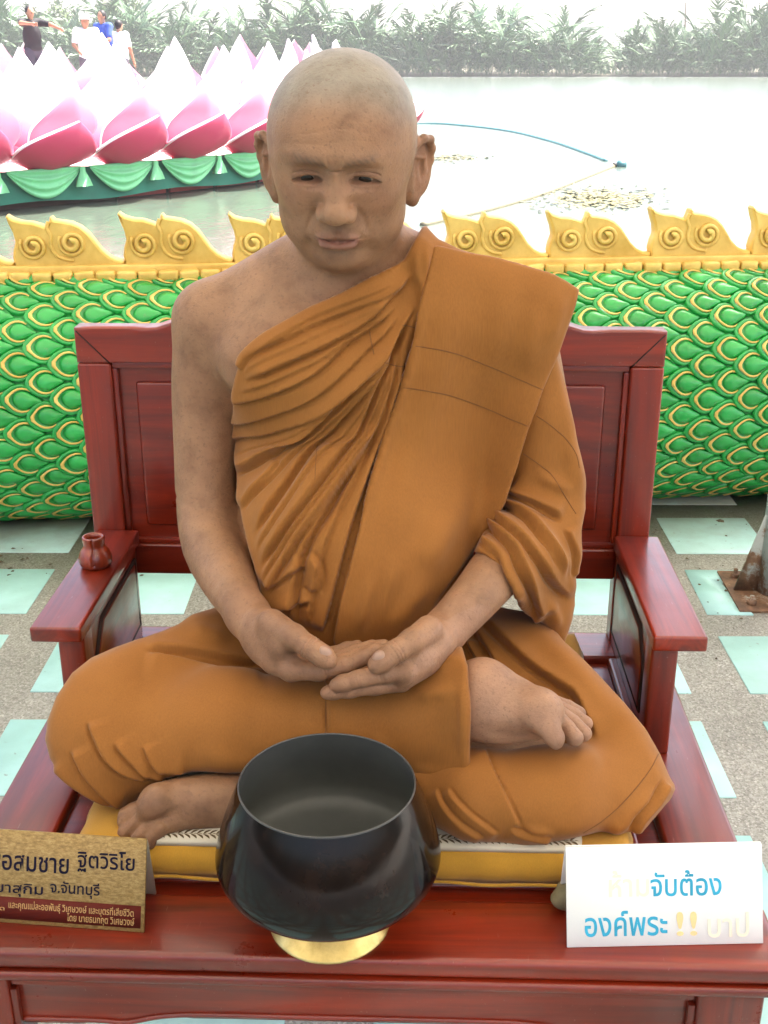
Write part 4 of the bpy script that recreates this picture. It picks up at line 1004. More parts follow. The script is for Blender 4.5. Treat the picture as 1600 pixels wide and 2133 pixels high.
    # ears
    for s, pts in zip((-1, 1), EAR):
        e = chain(Q, pts, .004)
        pl = ell(Q, (s*.0885, .008, .001-EDZ), (.0050, .0200, .0330), rot3(0, math.radians(s*-6), math.radians(s*-38))); e = smin(e, pl, .004)
        e = smin(e, ell(Q, (s*.0805, .004, -.034-EDZ), (.0085, .0095, .0115)), .006)
        e = smax(e, -ell(Q, (s*.0965, .001, .004-EDZ), (.0090, .0085, .0180), rot3(0, 0, math.radians(s*-38))), .004)
        e = smin(e, chain(Q, [((s*.085, .000, .019-EDZ), .0028), ((s*.0925, .009, .014-EDZ), .0030), ((s*.0930, .011, -.003-EDZ), .0032), ((s*.087, .006, -.018-EDZ), .0034)], .003), .003)
        e = smin(e, ell(Q, (s*.0775, -.004, -.006-EDZ), (.0045, .0055, .0075)), .004)                # tragus
        e = smin(e, chain(Q, [((s*.0745, -.006, .004-EDZ), .0060), ((s*.0745, -.007, -.016-EDZ), .0062), ((s*.0770, -.002, -.032-EDZ), .0066)], .004), .006)
        d = smin(d, e, .006)
    return d
# ---- torso, arms
NK0, NK1 = hl2w((0, .022, -.055)), PX(742, 600, 1.435)
SHR, ELR, WRR = PX(437, 665, 1.462), PX(431, 1078, 1.428), PX(517, 1282, 1.250)
SHL, ELL_, WRL = PX(1075, 655, 1.47), PX(1135, 1110, 1.425), PX(924, 1316, 1.238)
CH = PX(742, 800, 1.475); BE = PX(735, 1130, 1.44); HIP = PX(735, 1330, 1.50)
def torso(P):
    d = ell(P, CH, (.160, .105, .205)); d = smin(d, ell(P, BE, (.150, .125, .16)), .06)
    d = smin(d, ell(P, HIP+[0, .02, -.02], (.19, .13, .11)), .06)
    d = smin(d, cone(P, PX(600, 640, 1.46), SHR+[.006, 0, .0], .055, .044), .05); d = smin(d, cone(P, PX(900, 640, 1.46), SHL, .06, .05), .05)
    for s, (ax_, ay, tx, ty) in enumerate(((520, 590, 650, 545), (980, 590, 830, 545))): d = smin(d, cone(P, PX(ax_, ay+22, 1.475), PX(tx, ty+10, 1.455), .030, .040), .045)
    d = smin(d, ell(P, PX(600, 750, 1.40), (.085, .05, .06)), .05)            # breast
    d = smin(d, cone(P, NK0, NK1, .057, .060), .028)
    d = smin(d, ell(P, hl2w((0, -.022, -.106)), (.052, .040, .026), HR), .025)   # under the chin
    return d
def armR(P):
    d = limb(P, [(SHR, .0445), (PX(428, 790, 1.458), .0440), (PX(426, 930, 1.448), .0405), (ELR+[0, 0, .02], .0395), (PX(443, 1135, 1.385), .0400), (PX(474, 1205, 1.315), .0345), (PX(500, 1255, 1.262), .0275), (WRR, .0262)], 3)
    u = P[:, 2]-ELR[2]-.028+.10*(P[:, 0]-ELR[0]); return d+.0016*np.exp(-(u/.0035)**2)*(P[:, 1] < 1.435)+.0007*np.exp(-((u+.012)/.003)**2)*(P[:, 1] < 1.43)
def armL(P):
    return limb(P, [(SHL, .046), (PX(1120, 880, 1.46), .043), (ELL_, .040), (PX(1050, 1175, 1.345), .0365), (PX(985, 1250, 1.275), .0305), (WRL, .0270)], 3)
# ---- hands
HOFF = .024
def PXH(x, y, Y): return ony(x, y, Y+HOFF)
def finger(P, pts, k=.004): return chain(P, pts, k)
def crease(P, a, b, pos, amp=.0009, w=.0011):
    a, b = np.asarray(a), np.asarray(b); u = b-a; L = np.linalg.norm(u); t = (P-a)@(u/L); near = cone(P, a, b, .0, .0) < .017
    return sum(amp*np.exp(-((t-q*L)/w)**2) for q in pos)*near
def handR(P):
    PX = PXH
    I0 = PX(606, 1394, 1.142)
    d = cone(P, WRR, PX(560, 1345, 1.185), .0265, .024)
    d = smin(d, chain(P, [(PX(545, 1335, 1.19), .020), (PX(575, 1372, 1.16), .0170), (I0, .0145)], .01), .012)
    d = smin(d, cone(P, PX(548, 1325, 1.205), PX(628, 1392, 1.166), .020, .0135), .012)
    d = smin(d, cone(P, PX(556, 1318, 1.222), PX(640, 1385, 1.188), .018, .0130), .012)
    d = smin(d, cone(P, PX(562, 1312, 1.236), PX(645, 1376, 1.206), .016, .0120), .012)
    d = smin(d, cone(P, PX(545, 1300, 1.195), PX(590, 1345, 1.150), .021, .0165), .014)      # ball of the thumb
    th = chain(P, [(PX(566, 1298, 1.170), .0170), (PX(612, 1326, 1.140), .0140), (PX(648, 1350, 1.126), .0124), (PX(672, 1366, 1.120), .0118), (PX(684, 1376, 1.117), .0102)], .006)
    th = th+crease(P, PX(612, 1326, 1.140), PX(684, 1376, 1.117), (.42, .50, .58))
    d = smin(d, th, .009)
    fi = chain(P, [(I0, .0130), (PX(665, 1398, 1.140), .0112), (PX(722, 1386, 1.146), .0104), (PX(765, 1366, 1.152), .0094), (PX(786, 1354, 1.155), .0080)], .005)+crease(P, PX(665, 1398, 1.140), PX(765, 1366, 1.152), (.10, .16, .62, .68), .0007); d = smin(d, fi, .005)
    fm = chain(P, [(PX(632, 1390, 1.163), .0120), (PX(690, 1384, 1.164), .0105), (PX(745, 1368, 1.168), .0098), (PX(785, 1351, 1.170), .0088), (PX(800, 1345, 1.171), .0076)], .005); d = smin(d, fm, .0018)
    fr = chain(P, [(PX(640, 1384, 1.184), .0115), (PX(694, 1374, 1.184), .0100), (PX(742, 1358, 1.186), .0092), (PX(776, 1346, 1.188), .0080)], .005); d = smin(d, fr, .0018)
    fl = chain(P, [(PX(645, 1374, 1.203), .0105), (PX(688, 1364, 1.203), .0090), (PX(722, 1352, 1.204), .0082), (PX(745, 1345, 1.205), .0070)], .005); d = smin(d, fl, .0018)
    return d
def handL(P):
    PX = PXH
    I0 = PX(846, 1398, 1.132)
    d = cone(P, WRL, PX(888, 1358, 1.175), .0265, .0235)
    d = smin(d, chain(P, [(PX(905, 1345, 1.175), .0200), (PX(875, 1378, 1.150), .0165), (I0, .0140)], .01), .012)
    d = smin(d, cone(P, PX(900, 1355, 1.185), PX(838, 1416, 1.136), .0195, .0130), .012)
    d = smin(d, cone(P, PX(902, 1352, 1.20), PX(832, 1418, 1.155), .018, .012), .012)
    d = smin(d, cone(P, PX(905, 1348, 1.215), PX(828, 1414, 1.175), .016, .0115), .012)
    d = smin(d, cone(P, PX(905, 1325, 1.190), PX(862, 1368, 1.148), .0205, .0150), .014)
    th = chain(P, [(PX(893, 1312, 1.165), .0170), (PX(858, 1335, 1.140), .0138), (PX(822, 1358, 1.124), .0124), (PX(798, 1376, 1.116), .0120), (PX(785, 1386, 1.113), .0104)], .006)
    th = th+crease(P, PX(858, 1335, 1.140), PX(785, 1386, 1.113), (.42, .50, .58))
    d = smin(d, th, .009)
    fi = chain(P, [(I0, .0125), (PX(800, 1404, 1.124), .0108), (PX(748, 1414, 1.120), .0100), (PX(714, 1423, 1.119), .0092), (PX(701, 1427, 1.119), .0082)], .005)+crease(P, PX(800, 1404, 1.124), PX(701, 1427, 1.119), (.02, .08, .50, .56), .0007); d = smin(d, fi, .005)
    fm = chain(P, [(PX(836, 1421, 1.136), .0118), (PX(782, 1428, 1.128), .0102), (PX(728, 1436, 1.126), .0096), (PX(694, 1441, 1.126), .0086), (PX(681, 1443, 1.126), .0076)], .005); d = smin(d, fm, .0018)
    fr = chain(P, [(PX(832, 1422, 1.155), .0112), (PX(780, 1430, 1.148), .0098), (PX(726, 1436, 1.145), .0092), (PX(700, 1440, 1.145), .0078)], .005); d = smin(d, fr, .0018)
    fl = chain(P, [(PX(828, 1418, 1.175), .0105), (PX(784, 1424, 1.168), .0090), (PX(745, 1430, 1.165), .0075)], .005); d = smin(d, fl, .0018)
    return d
# ---- feet
def footA(P):      # the upturned foot on the thigh
    PX = PXH
    Y = 1.135
    d = chain(P, [(PX(930, 1455, 1.22), .040), (PX(1000, 1463, Y+.035), .0395), (PX(1058, 1477, Y+.022), .0318), (PX(1112, 1487, Y+.008), .0285)], .03)
    d = smin(d, ell(P, PX(1008, 1418, Y+.035), (.026, .028, .024)), .02)
    d = smin(d, ell(P, PX(1128, 1482, Y-.004), (.026, .024, .026)), .015)
    d = smin(d, chain(P, [(PX(1118, 1487, Y-.012), .0185), (PX(1138, 1516, Y-.024), .0148), (PX(1148, 1537, Y-.030), .0158)], .005), .007)          # big toe
    d = smin(d, chain(P, [(PX(1150, 1484, Y+.010), .0100), (PX(1182, 1514, Y-.002), .0084), (PX(1197, 1537, Y-.012), .0104)], .002), .002)
    d = smin(d, chain(P, [(PX(1154, 1477, Y+.024), .0095), (PX(1194, 1503, Y+.017), .0080), (PX(1216, 1528, Y+.008), .0096)], .002), .0018)
    d = smin(d, chain(P, [(PX(1154, 1469, Y+.038), .0090), (PX(1194, 1487, Y+.036), .0078), (PX(1219, 1507, Y+.029), .0092)], .002), .0018)
    d = smin(d, chain(P, [(PX(1150, 1461, Y+.052), .0090), (PX(1184, 1471, Y+.052), .0074), (PX(1206, 1486, Y+.047), .0086)], .002), .0018)
    d = smax(d, -ell(P, PX(1065, 1560, Y-.035), (.040, .02, .014)), .02)
    return d
def footB(P):      # the lower foot, peeping out under the knee, sole turned forward
    Y = 1.128
    d = limb(P, [(PX(620, 1662, 1.165), .034), (PX(500, 1664, Y+.022), .0315), (PX(430, 1664, Y+.012), .0290), (PX(370, 1664, Y+.006), .0245), (PX(335, 1668, Y), .0200)], 3)
    d = smin(d, ell(P, PX(322, 1676, Y-.008), (.0205, .0190, .0270), rot3(0, math.radians(25), 0)), .010)         # ball
    d = smin(d, cone(P, PX(470, 1694, Y+.006), PX(360, 1706, Y-.008), .0150, .0135), .012)                         # outer edge
    d = smin(d, cone(P, PX(360, 1706, Y-.008), PX(325, 1728, Y-.018), .0135, .0120), .008)
    d = d+.0035*np.exp(-(cone(P, PX(392, 1680, Y-.022), PX(318, 1716, Y-.026), .0, .0)/.0055)**2)                  # crease of the sole
    d = smin(d, chain(P, [(PX(300, 1682, Y+.006), .0120), (PX(278, 1690, Y+.004), .0098), (PX(266, 1700, Y+.000), .0108), (PX(262, 1712, Y-.004), .0100)], .004), .003)
    d = smin(d, chain(P, [(PX(302, 1704, Y-.010), .0115), (PX(276, 1724, Y-.012), .0090), (PX(262, 1734, Y-.014), .0098)], .003), .0025)
    d = smin(d, chain(P, [(PX(318, 1718, Y-.018), .0110), (PX(298, 1738, Y-.024), .0088), (PX(288, 1750, Y-.026), .0094)], .003), .0025)
    d = smin(d, chain(P, [(PX(332, 1724, Y-.022), .0105), (PX(318, 1744, Y-.028), .0084), (PX(312, 1754, Y-.030), .0088)], .003), .0025)
    return d
KNR, ANR = PX(215, 1505, 1.23), PX(930, 1455, 1.222); KNL, ANL = PX(1290, 1590, 1.24), PX(620, 1660, 1.165)
def legs(P):
    d = chain(P, [(PX(610, 1380, 1.45), .075), (KNR+[.02, .02, 0], .052)], .02)
    d = smin(d, chain(P, [(KNR+[.02, .02, 0], .048), (PX(520, 1500, 1.235), .046), (ANR, .034)], .02), .02)
    d = smin(d, chain(P, [(PX(880, 1380, 1.47), .075), (KNL+[-.02, .02, 0], .050)], .02), .02)
    return smin(d, chain(P, [(KNL+[-.02, .02, 0], .046), (PX(960, 1625, 1.20), .044), (ANL, .036)], .02), .02)
def sph(P, c, r): return np.linalg.norm(P-np.asarray(c), axis=1)-r
def grp(P, D, f, c, r, k):
    """join a detailed group near its bounding sphere only"""
    s = sph(P, c, r); m = s < .03; D = np.minimum(D, np.where(m, 1e3, s+.02))
    if m.any(): D[m] = smin(D[m], f(P[m]), k)
    return D
def lazy(P, D, f, bound, k):
    """like grp, for a part whose distance is at least `bound`"""
    m = bound < .03; D = np.minimum(D, np.where(m, 1e3, bound+.01))
    if m.any(): D[m] = smin(D[m], f(P[m]), k)
    return D
HC = hl2w((0, .0, -.005)); HRC, HLC = PX(640, 1360, 1.17), PX(830, 1385, 1.16); FAC, FBC = PX(1080, 1470, 1.15), PX(420, 1680, 1.14)
def body(P):
    D = torso(P); D = lazy(P, D, armR, np.minimum(cone(P, SHR, ELR, .055, .055), cone(P, ELR, WRR, .055, .04)), .028)
    D = lazy(P, D, armL, np.minimum(cone(P, SHL, ELL_, .055, .055), cone(P, ELL_, WRL, .055, .045)), .02)
    D = lazy(P, D, legs, P[:, 2]-.80, .02)
    D = grp(P, D, lambda q: headL((q-HO)@HR), HC, .145, .018)
    D = grp(P, D, handR, HRC, .125, .010); D = grp(P, D, handL, HLC, .125, .006)
    D = grp(P, D, footA, FAC, .12, .015); D = grp(P, D, footB, FBC, .15, .015)
    return D
def build_body(parent, mat):
    lo, hi = (-.50, 1.03, .52), (.36, 1.64, 1.46)
    V, F = surface_nets(body, lo, hi, .0048)
    def near(c, r): return lambda T: (np.linalg.norm(T-c, axis=1) < r)
    def tri(): return V[F].mean(1)
    T = tri(); px, py = topxA(T)
    F0 = (near(HC, .14)(T)) | near(HRC, .12)(T) | near(HLC, .12)(T) | near(FAC, .11)(T) | near(FBC, .14)(T)
    V, F = refine(V, F, F0); V = project(body, V, 1)
    T = tri(); q = (T-HO)@HR; fm = near(HC, .14)(T) & (q[:, 1] < .045) & (q[:, 2] < .085)
    hm = (near(HRC, .115)(T) | near(HLC, .115)(T)) & (T[:, 1] < 1.22)
    V, F = refine(V, F, fm | hm); T = tri(); q = (T-HO)@HR; ax = np.abs(q[:, 0])
    em = (q[:, 1] < -.045) & ((ax < .052) & (np.abs(q[:, 2]+.001) < .024) | (ax < .036) & (q[:, 2] < -.025) & (q[:, 2] > -.098))
    V, F = refine(V, F, em); T = tri(); V = project(body, V, 2, F=F, mask=near(HC, .15)(T) | near(HRC, .125)(T) | near(HLC, .125)(T))
    me = mk(V, F, True); put('body', me, mat, parent)
    # painted skin: stubbled scalp, brows, lips (own colours); eye-socket shade painted on the lids
    q = (V-HO)@HR; x, y, z = q.T; ax = np.abs(x); hd = (np.linalg.norm(V-HC, axis=1) < .16)
    base = np.tile(np.array([.300, .160, .086]), (len(V), 1))
    def blend(m, c): base[:] = base*(1-m[:, None])+np.array(c)*m[:, None]
    line = .054-.30*np.clip(ax-.030, 0, 1)-(y+.05)*.55
    sc = smooth01((z-line)/.060+.30)*hd; sd_ = smooth01((y+.040-.1*z)/.03)*smooth01((z+.025)/.03)*hd*(ax < .086)
    blend(np.clip(np.maximum(sc, sd_*.9), 0, 1)*.95, (.262, .232, .188))
    blend(.70*np.exp(-((z+.0755)/.0085)**2)*smooth01((.027-ax)/.006)*(y < -.06)*hd, (.27, .105, .082))
    bz = .0175+.16*(ax-.018)-5.5*(ax-.03)**2; blend((.46+.16*np.sin(x*900+z*700))*np.exp(-((z-bz-.001)/.0058)**2)*smooth01((ax-.006)/.008)*smooth01((.052-ax)/.012)*(y < -.04)*hd, (.10, .07, .05))
    blend(.30*np.exp(-((z+.012)/.010)**2-((ax-.028)/.016)**2)*(y < -.04)*hd, (.27, .12, .085))
    blend(.65*np.exp(-((z+.0062)/.0036)**2)*smooth01((.020-np.abs(ax-.032))/.006)*(y < -.055)*hd, (.10, .05, .032)); blend(.30*np.exp(-((z-.004)/.006)**2)*smooth01((.024-np.abs(ax-.030))/.01)*(y < -.05)*hd, (.21, .095, .06))  # lash line, then socket shade put into the upper lid colour
    blend(.25*hd*(ax > .083), (.36, .15, .09))
    blend(.30*np.exp(-((ax-.045)/.02)**2-((z+.03)/.02)**2)*(y < -.03)*hd, (.38, .17, .10))
    px, py = topxA(V); hm = (np.linalg.norm(V-HRC, axis=1) < .13) | (np.linalg.norm(V-HLC, axis=1) < .13); blend(.35*hm, (.29, .148, .085))
    fm = (np.linalg.norm(V-FAC, axis=1) < .13); blend(.6*fm, (.33, .185, .12)); fm = (np.linalg.norm(V-FBC, axis=1) < .16); blend(.5*fm, (.25, .13, .07))
    a = me.color_attributes.new('Col', 'FLOAT_COLOR', 'POINT'); a.data.foreach_set('color', np.concatenate([base, np.ones((len(V), 1))], 1).astype(np.float32).ravel())
    return len(F)
def mat_skin():
    m = MT('painted_wax_skin', .5, spec=.35); at = attr(m); co_ = m.coord()
    c = m.mix(.72, at.outputs['Color'], m.ramp(m.noise(26, 6, .65, co_), [(.28, (.55, .50, .47)), (.5, (1, 1, 1)), (.75, (1.28, 1.27, 1.22))]), 'MULTIPLY')
    c = m.mix(.5, c, m.ramp(m.noise(9, 4, .6, co_), [(.32, (.66, .58, .54)), (.6, (1.12, 1.12, 1.12))]), 'MULTIPLY')
    c = m.mix(m.ramp(m.noise(230, 3, .6, co_), [(.56, (0, 0, 0)), (.70, (.5, .5, .5))]), c, (.16, .085, .05))
    m.col(c); m.i('Subsurface Weight', .12); m.i('Subsurface Radius', (.008, .003, .0015)); m.i('Subsurface Scale', 1.0)
    m.rough(m.noise(60, 4, .6, co_), .40, .60)
    h = m.noise(380, 4, .65, co_); h2 = m.noise(70, 5, .6, co_); mx = m.n('ShaderNodeMath', operation='MULTIPLY_ADD'); m.l(h2, mx.inputs[0]); mx.inputs[1].default_value = 1.2; m.l(h, mx.inputs[2])
    m.bump(mx.outputs[0], .45, .0018); return m.m
monk = empty('monk_statue', (float(HIP[0]), 1.40, .56), 'lifelike seated shaven-headed monk figure in a one-shoulder orange robe', 'statue')
SKIN = mat_skin(); NBODY = build_body(monk, SKIN)
EYEW = MT('eye_white', .25).col((.30, .24, .19)).m; EYED = MT('dark_iris', .12).col((.018, .012, .009)).m; NAIL = MT('nail', .35).col((.33, .195, .135)).m
for s in (-1, 1):
    c = hl2w((s*.0320, -.0720, -.0035)); e_ = put('eye', ball(c, .0116, 24), EYEW, monk)
    gz = HR@np.array([s*-.02-.04, -.86, -.42]); gz /= np.linalg.norm(gz); b_ = ball((0, 0, 0), 1, 20)
    Rq = Vector(gz).to_track_quat('Z', 'Y').to_matrix()
    for v in b_.vertices: v.co = Vector(c+gz*.0092)+Rq @ Vector((v.co.x*.0074, v.co.y*.0074, v.co.z*.0026))
    put('iris', b_, EYED, e_)
def nail(px, py, Y, dirpx, L, w, up=(0, -.55, .83)):
    c = PXH(px, py, Y); d = PXH(px+dirpx[0], py+dirpx[1], Y)-c; d /= np.linalg.norm(d); n = np.array(up, float); n -= d*(n@d); n /= np.linalg.norm(n); s_ = np.cross(d, n)
    # sit on the skin
    p = c+n*.03
    for _ in range(30): p = p-n*body(p[None])[0]*.9
    b_ = ball((0, 0, 0), 1, 14)
    for v in b_.vertices: v.co = Vector(p+d*v.co.x*L+s_*v.co.y*w+n*(v.co.z*.0022-.0008-.0022*v.co.y**2-.001*v.co.x**2))
    put('nail', b_, NAIL, monk)
nail(672, 1361, 1.120, (12, 9), .0085, .0072); nail(797, 1371, 1.116, (-12, 9), .0085, .0072)
# ================================================================== the robe
def mat_robe():
    m = MT('saffron_cotton', .78, spec=.22, sheen=.15); m.i('Sheen Roughness', .4); co_ = m.coord()
    c = m.ramp(m.noise(5, 4, .6, co_), [(.3, (.244, .092, .0175)), (.7, (.312, .124, .026))])
    wv = m.noise(1.0, 3, .55, m.coord((640, 640, 50))); c = m.mix(.22, c, m.ramp(wv, [(.3, (.62, .6, .55)), (.7, (1.3, 1.3, 1.35))]), 'MULTIPLY')
    m.col(c); m.bump(m.noise(1.0, 2, .5, m.coord((800, 800, 400))), .06, .0008); return m.m
ROBE = mat_robe(); THREAD = MT('brown_thread', .8).col((.17, .062, .012)).m
MPX = .00058; FOLD = 1.35
def piece(name, base, poly, k, lo, hi, folds, parent, h=.0046, n=1, edge=0., scale=MPX):
    pm = polymap(poly, n)
    def f(P):
        x, y = topxA(P); return smax(base(P), samp(pm, x, y)*scale, k)
    V, F = surface_nets(f, lo, hi, h); V, F = refine(V, F, np.ones(len(F), bool)); V = project(f, V, 2)
    M = np.zeros((GH, GW)); 
    for a in folds: stroke(M, *a[:3], **(a[3] if len(a) > 3 else {})) if not isinstance(a[2], tuple) else None
    nrm = vnormals(V, F); x, y = topxA(V)
    facing = smooth01(((CC-V)*nrm).sum(1)/np.linalg.norm(CC-V, axis=1)/.25+.1)
    wob = .0012*np.sin(V[:, 0]*61+V[:, 2]*37)*np.sin(V[:, 2]*43-V[:, 0]*29+1.3)
    V = V+nrm*((samp(M, x, y)*FOLD+wob)*facing)[:, None]
    return put(name, mk(V, F, True), ROBE, parent)
RLO, RHI = (-.50, 1.02, .53), (.40, 1.66, 1.28)
# -- wrap round the trunk
def b_torso(P):
    d = torso(P)-.013
    d = smin(d, ell(P, PX(700, 1180, 1.40), (.150, .120, .16))-.004, .05)
    d = smin(d, cone(P, PX(868, 535, 1.405), PX(905, 515, 1.47), .024, .03), .02)
    return d
T_POLY = [(884, 466), (868, 492), (842, 540), (790, 578), (720, 611), (640, 647), (560, 692), (525, 720), (503, 745), (490, 790), (486, 840), (485, 880), (490, 930), (491, 980), (498, 1030), (510, 1090), (530, 1155), (548, 1212), (556, 1268), (590, 1340), (700, 1365), (900, 1340), (1000, 1200), (1100, 900), (1130, 700), (1150, 600), (1050, 545), (960, 520), (912, 498)]
S6 = dict(sharp=7); 
def pl(pts, amp, w, sh=7, tp=(.12, .12)): return (pts, amp, w, dict(sharp=sh, taper=tp))
T_FOLD = [
 pl([(500, 770), (526, 737), (621, 692), (734, 641), (818, 602), (866, 560)], .0045, 21, 4, (.02, .1)),
 pl([(505, 792), (610, 748), (706, 703), (790, 636), (862, 575)], .0075, 35, 4),
 pl([(486, 836), (565, 816), (655, 771), (734, 703), (835, 626)], .0062, 32, 4, (.02, .15)),
 pl([(486, 880), (593, 848), (677, 799), (767, 714), (840, 640)], .0050, 27, 4, (.02, .15)),
 pl([(488, 912), (576, 888), (661, 846), (734, 787), (785, 725)], .0048, 27, 4, (.02, .2)),
 pl([(492, 985), (565, 950), (632, 897), (700, 824), (790, 737), (863, 636)], .0100, 45, 5, (.05, .1)),
 pl([(531, 1120), (575, 1050), (620, 985), (665, 915), (728, 832), (801, 740), (850, 660)], .0090, 45, 5),
 pl([(542, 1185), (600, 1100), (655, 1029), (722, 928), (767, 810), (824, 690)], .0110, 48, 6),
 pl([(556, 1240), (590, 1180), (625, 1120), (672, 1057), (745, 956), (790, 844), (826, 720)], .0090, 40, 5),
 pl([(612, 1300), (618, 1210), (640, 1130), (690, 1040), (742, 950), (780, 870)], .0110, 45, 6),
 pl([(668, 1320), (690, 1240), (705, 1180), (730, 1090), (775, 960), (812, 850), (850, 720)], .0120, 40, 5, (.05, .15)),
 pl([(700, 1330), (716, 1240), (740, 1150), (770, 1040), (800, 930), (838, 800)], .0080, 21, -4, (.05, .15)),
 pl([(540, 1262), (600, 1258), (650, 1240)], .0080, 29, 5), pl([(560, 1225), (610, 1190), (640, 1175)], .0060, 24, 4), pl([(650, 1150), (668, 1190), (660, 1230)], .0060, 27, -6),
 pl([(505, 1060), (560, 1000), (590, 960)], .0050, 32, 5), ([(560, 830), (640, 790), (720, 720)], .004, 16), ([(520, 960), (600, 925), (660, 870)], .005, 18), ([(600, 1080), (660, 980), (720, 870)], .006, 20),
 ([(640, 1230), (660, 1140), (705, 1060)], .006, 18), ([(865, 600), (845, 700), (815, 800)], .006, 14), ([(872, 500), (868, 560), (880, 640), (868, 720)], .007, 10), ([(892, 510), (884, 560), (878, 620)], .006, 8),
 pl([(530, 738), (640, 668), (740, 622), (820, 585)], .003, 18, 4)]
def resamp(p, n=12):
    q = cr(p, 10); l = np.concatenate([[0], np.cumsum(np.linalg.norm(np.diff(q, axis=0), axis=1))]); return np.stack([np.interp(np.linspace(0, l[-1], n), l, q[:, k]) for k in (0, 1)], 1)
for a, b in [(T_FOLD[q], T_FOLD[q+1]) for q in (0, 1, 4, 5, 6, 7, 9)]:                     # finer pleats between the main ones
    for w_, am in ((.5, .45),): T_FOLD.append(pl((resamp(a[0])*(1-w_)+resamp(b[0])*w_).tolist(), a[1]*am, 11, 4, (.1, .25)))
robe = piece('robe', b_torso, T_POLY, .005, RLO, RHI, T_FOLD, monk)
# -- folded panel over the shoulder
def b_sash(P):
    d = torso(P)-.027
    d = smin(d, ell(P, PX(700, 1180, 1.40), (.150, .120, .16))-.017, .05)
    d = smin(d, cone(P, PX(905, 575, 1.445), PX(1195, 640, 1.468), .046, .050), .03)
    d = smin(d, chain(P, [(SHL, .064), (PX(1110, 880, 1.45), .062), (PX(1100, 1080, 1.40), .06)], .03), .04)
    return d
S_POLY = [(905, 511), (960, 522), (1020, 534), (1080, 548), (1150, 570), (1180, 585), (1207, 603), (1200, 635), (1188, 670), (1165, 735), (1130, 815), (1102, 890), (1078, 970), (1052, 1050), (1030, 1085), (1000, 1130), (960, 1185), (915, 1250), (885, 1300), (850, 1340), (760, 1352), (700, 1350), (694, 1335), (712, 1240), (735, 1160), (765, 1040), (800, 920), (838, 810), (862, 720), (874, 640), (892, 560)]
S_FOLD = [([(960, 540), (930, 700), (890, 850), (830, 1050), (770, 1250)], .0035, 30), ([(1060, 560), (1040, 700), (985, 850)], .0030, 30), ([(1120, 620), (1110, 690), (1080, 790)], .004, 26), ([(1170, 600), (1160, 660), (1135, 730)], .004, 18),
 ([(915, 1060), (905, 1120), (870, 1190)], .006, 30), ([(985, 900), (960, 1020), (910, 1140), (840, 1260)], .0045, 34), ([(900, 1200), (850, 1260), (800, 1330)], .005, 22),
 ([(780, 1180), (760, 1260), (745, 1330)], .005, 14), ([(830, 1150), (800, 1250), (790, 1330)], .004, 16), ([(880, 560), (872, 680), (842, 800), (800, 930), (766, 1050), (735, 1180)], .004, 12)]
sash = piece('shoulder_sash', b_sash, S_POLY, .004, (-.2, 1.1, .70), (.30, 1.62, 1.28), S_FOLD, monk)
# -- cloth over the other arm
def b_slv(P):
    d = chain(P, [(SHL, .060), (PX(1125, 880, 1.465), .062), (ELL_+[.002, .01, 0], .066), (PX(1140, 1190, 1.435), .052), (PX(1150, 1290, 1.42), .035)], .03)
    d = smin(d, chain(P, [(ELL_, .060), (PX(1075, 1160, 1.362), .0475), (PX(1030, 1195, 1.325), .0435)], .02), .03)
    d = smin(d, cone(P, PX(1090, 1220, 1.37), PX(1160, 1310, 1.40), .035, .03), .03)
    return d
L_POLY = [(1100, 640), (1150, 700), (1160, 740), (1178, 800), (1196, 880), (1210, 960), (1219, 1010), (1220, 1060), (1211, 1105), (1204, 1150), (1196, 1220), (1198, 1260), (1192, 1292), (1183, 1320), (1173, 1347), (1150, 1324), (1129, 1299), (1105, 1272), (1087, 1254), (1066, 1230), (1053, 1220), (1047, 1208), (1042, 1192), (1030, 1172), (1008, 1156), (985, 1150), (1000, 1100), (1040, 1000), (1060, 900), (1080, 700)]
L_FOLD = [pl([(1065, 1020), (1129, 1054), (1178, 1076)], .009, 24, 8, (.05, .2)), pl([(1045, 1044), (1091, 1069), (1117, 1099), (1144, 1140), (1168, 1195)], .010, 26, 7, (.03, .2)), pl([(1030, 1076), (1080, 1117), (1106, 1147), (1129, 1176), (1150, 1208), (1188, 1248)], .009, 20, 6, (.03, .15)),
 pl([(1020, 1092), (1065, 1134), (1084, 1176), (1102, 1213), (1129, 1285)], .010, 20, 6, (.03, .1)), pl([(1003, 1125), (1039, 1157), (1057, 1202), (1087, 1249), (1129, 1297)], .007, 14, 5, (.03, .05)), ([(1120, 1110), (1150, 1170), (1178, 1230)], .006, 12), ([(1180, 900), (1198, 980), (1205, 1050)], .005, 16), ([(1130, 1230), (1150, 1270), (1168, 1320)], .006, 12),
 ([(1110, 980), (1160, 1010), (1200, 1030)], .005, 14), ([(1160, 1130), (1180, 1190), (1186, 1260)], .005, 12), pl([(1180, 1100), (1196, 1150), (1190, 1200)], .005, 14, 5)]
slv = piece('sleeve_drape', b_slv, L_POLY, .010, (.0, 1.2, .66), (.34, 1.60, 1.20), L_FOLD, monk)
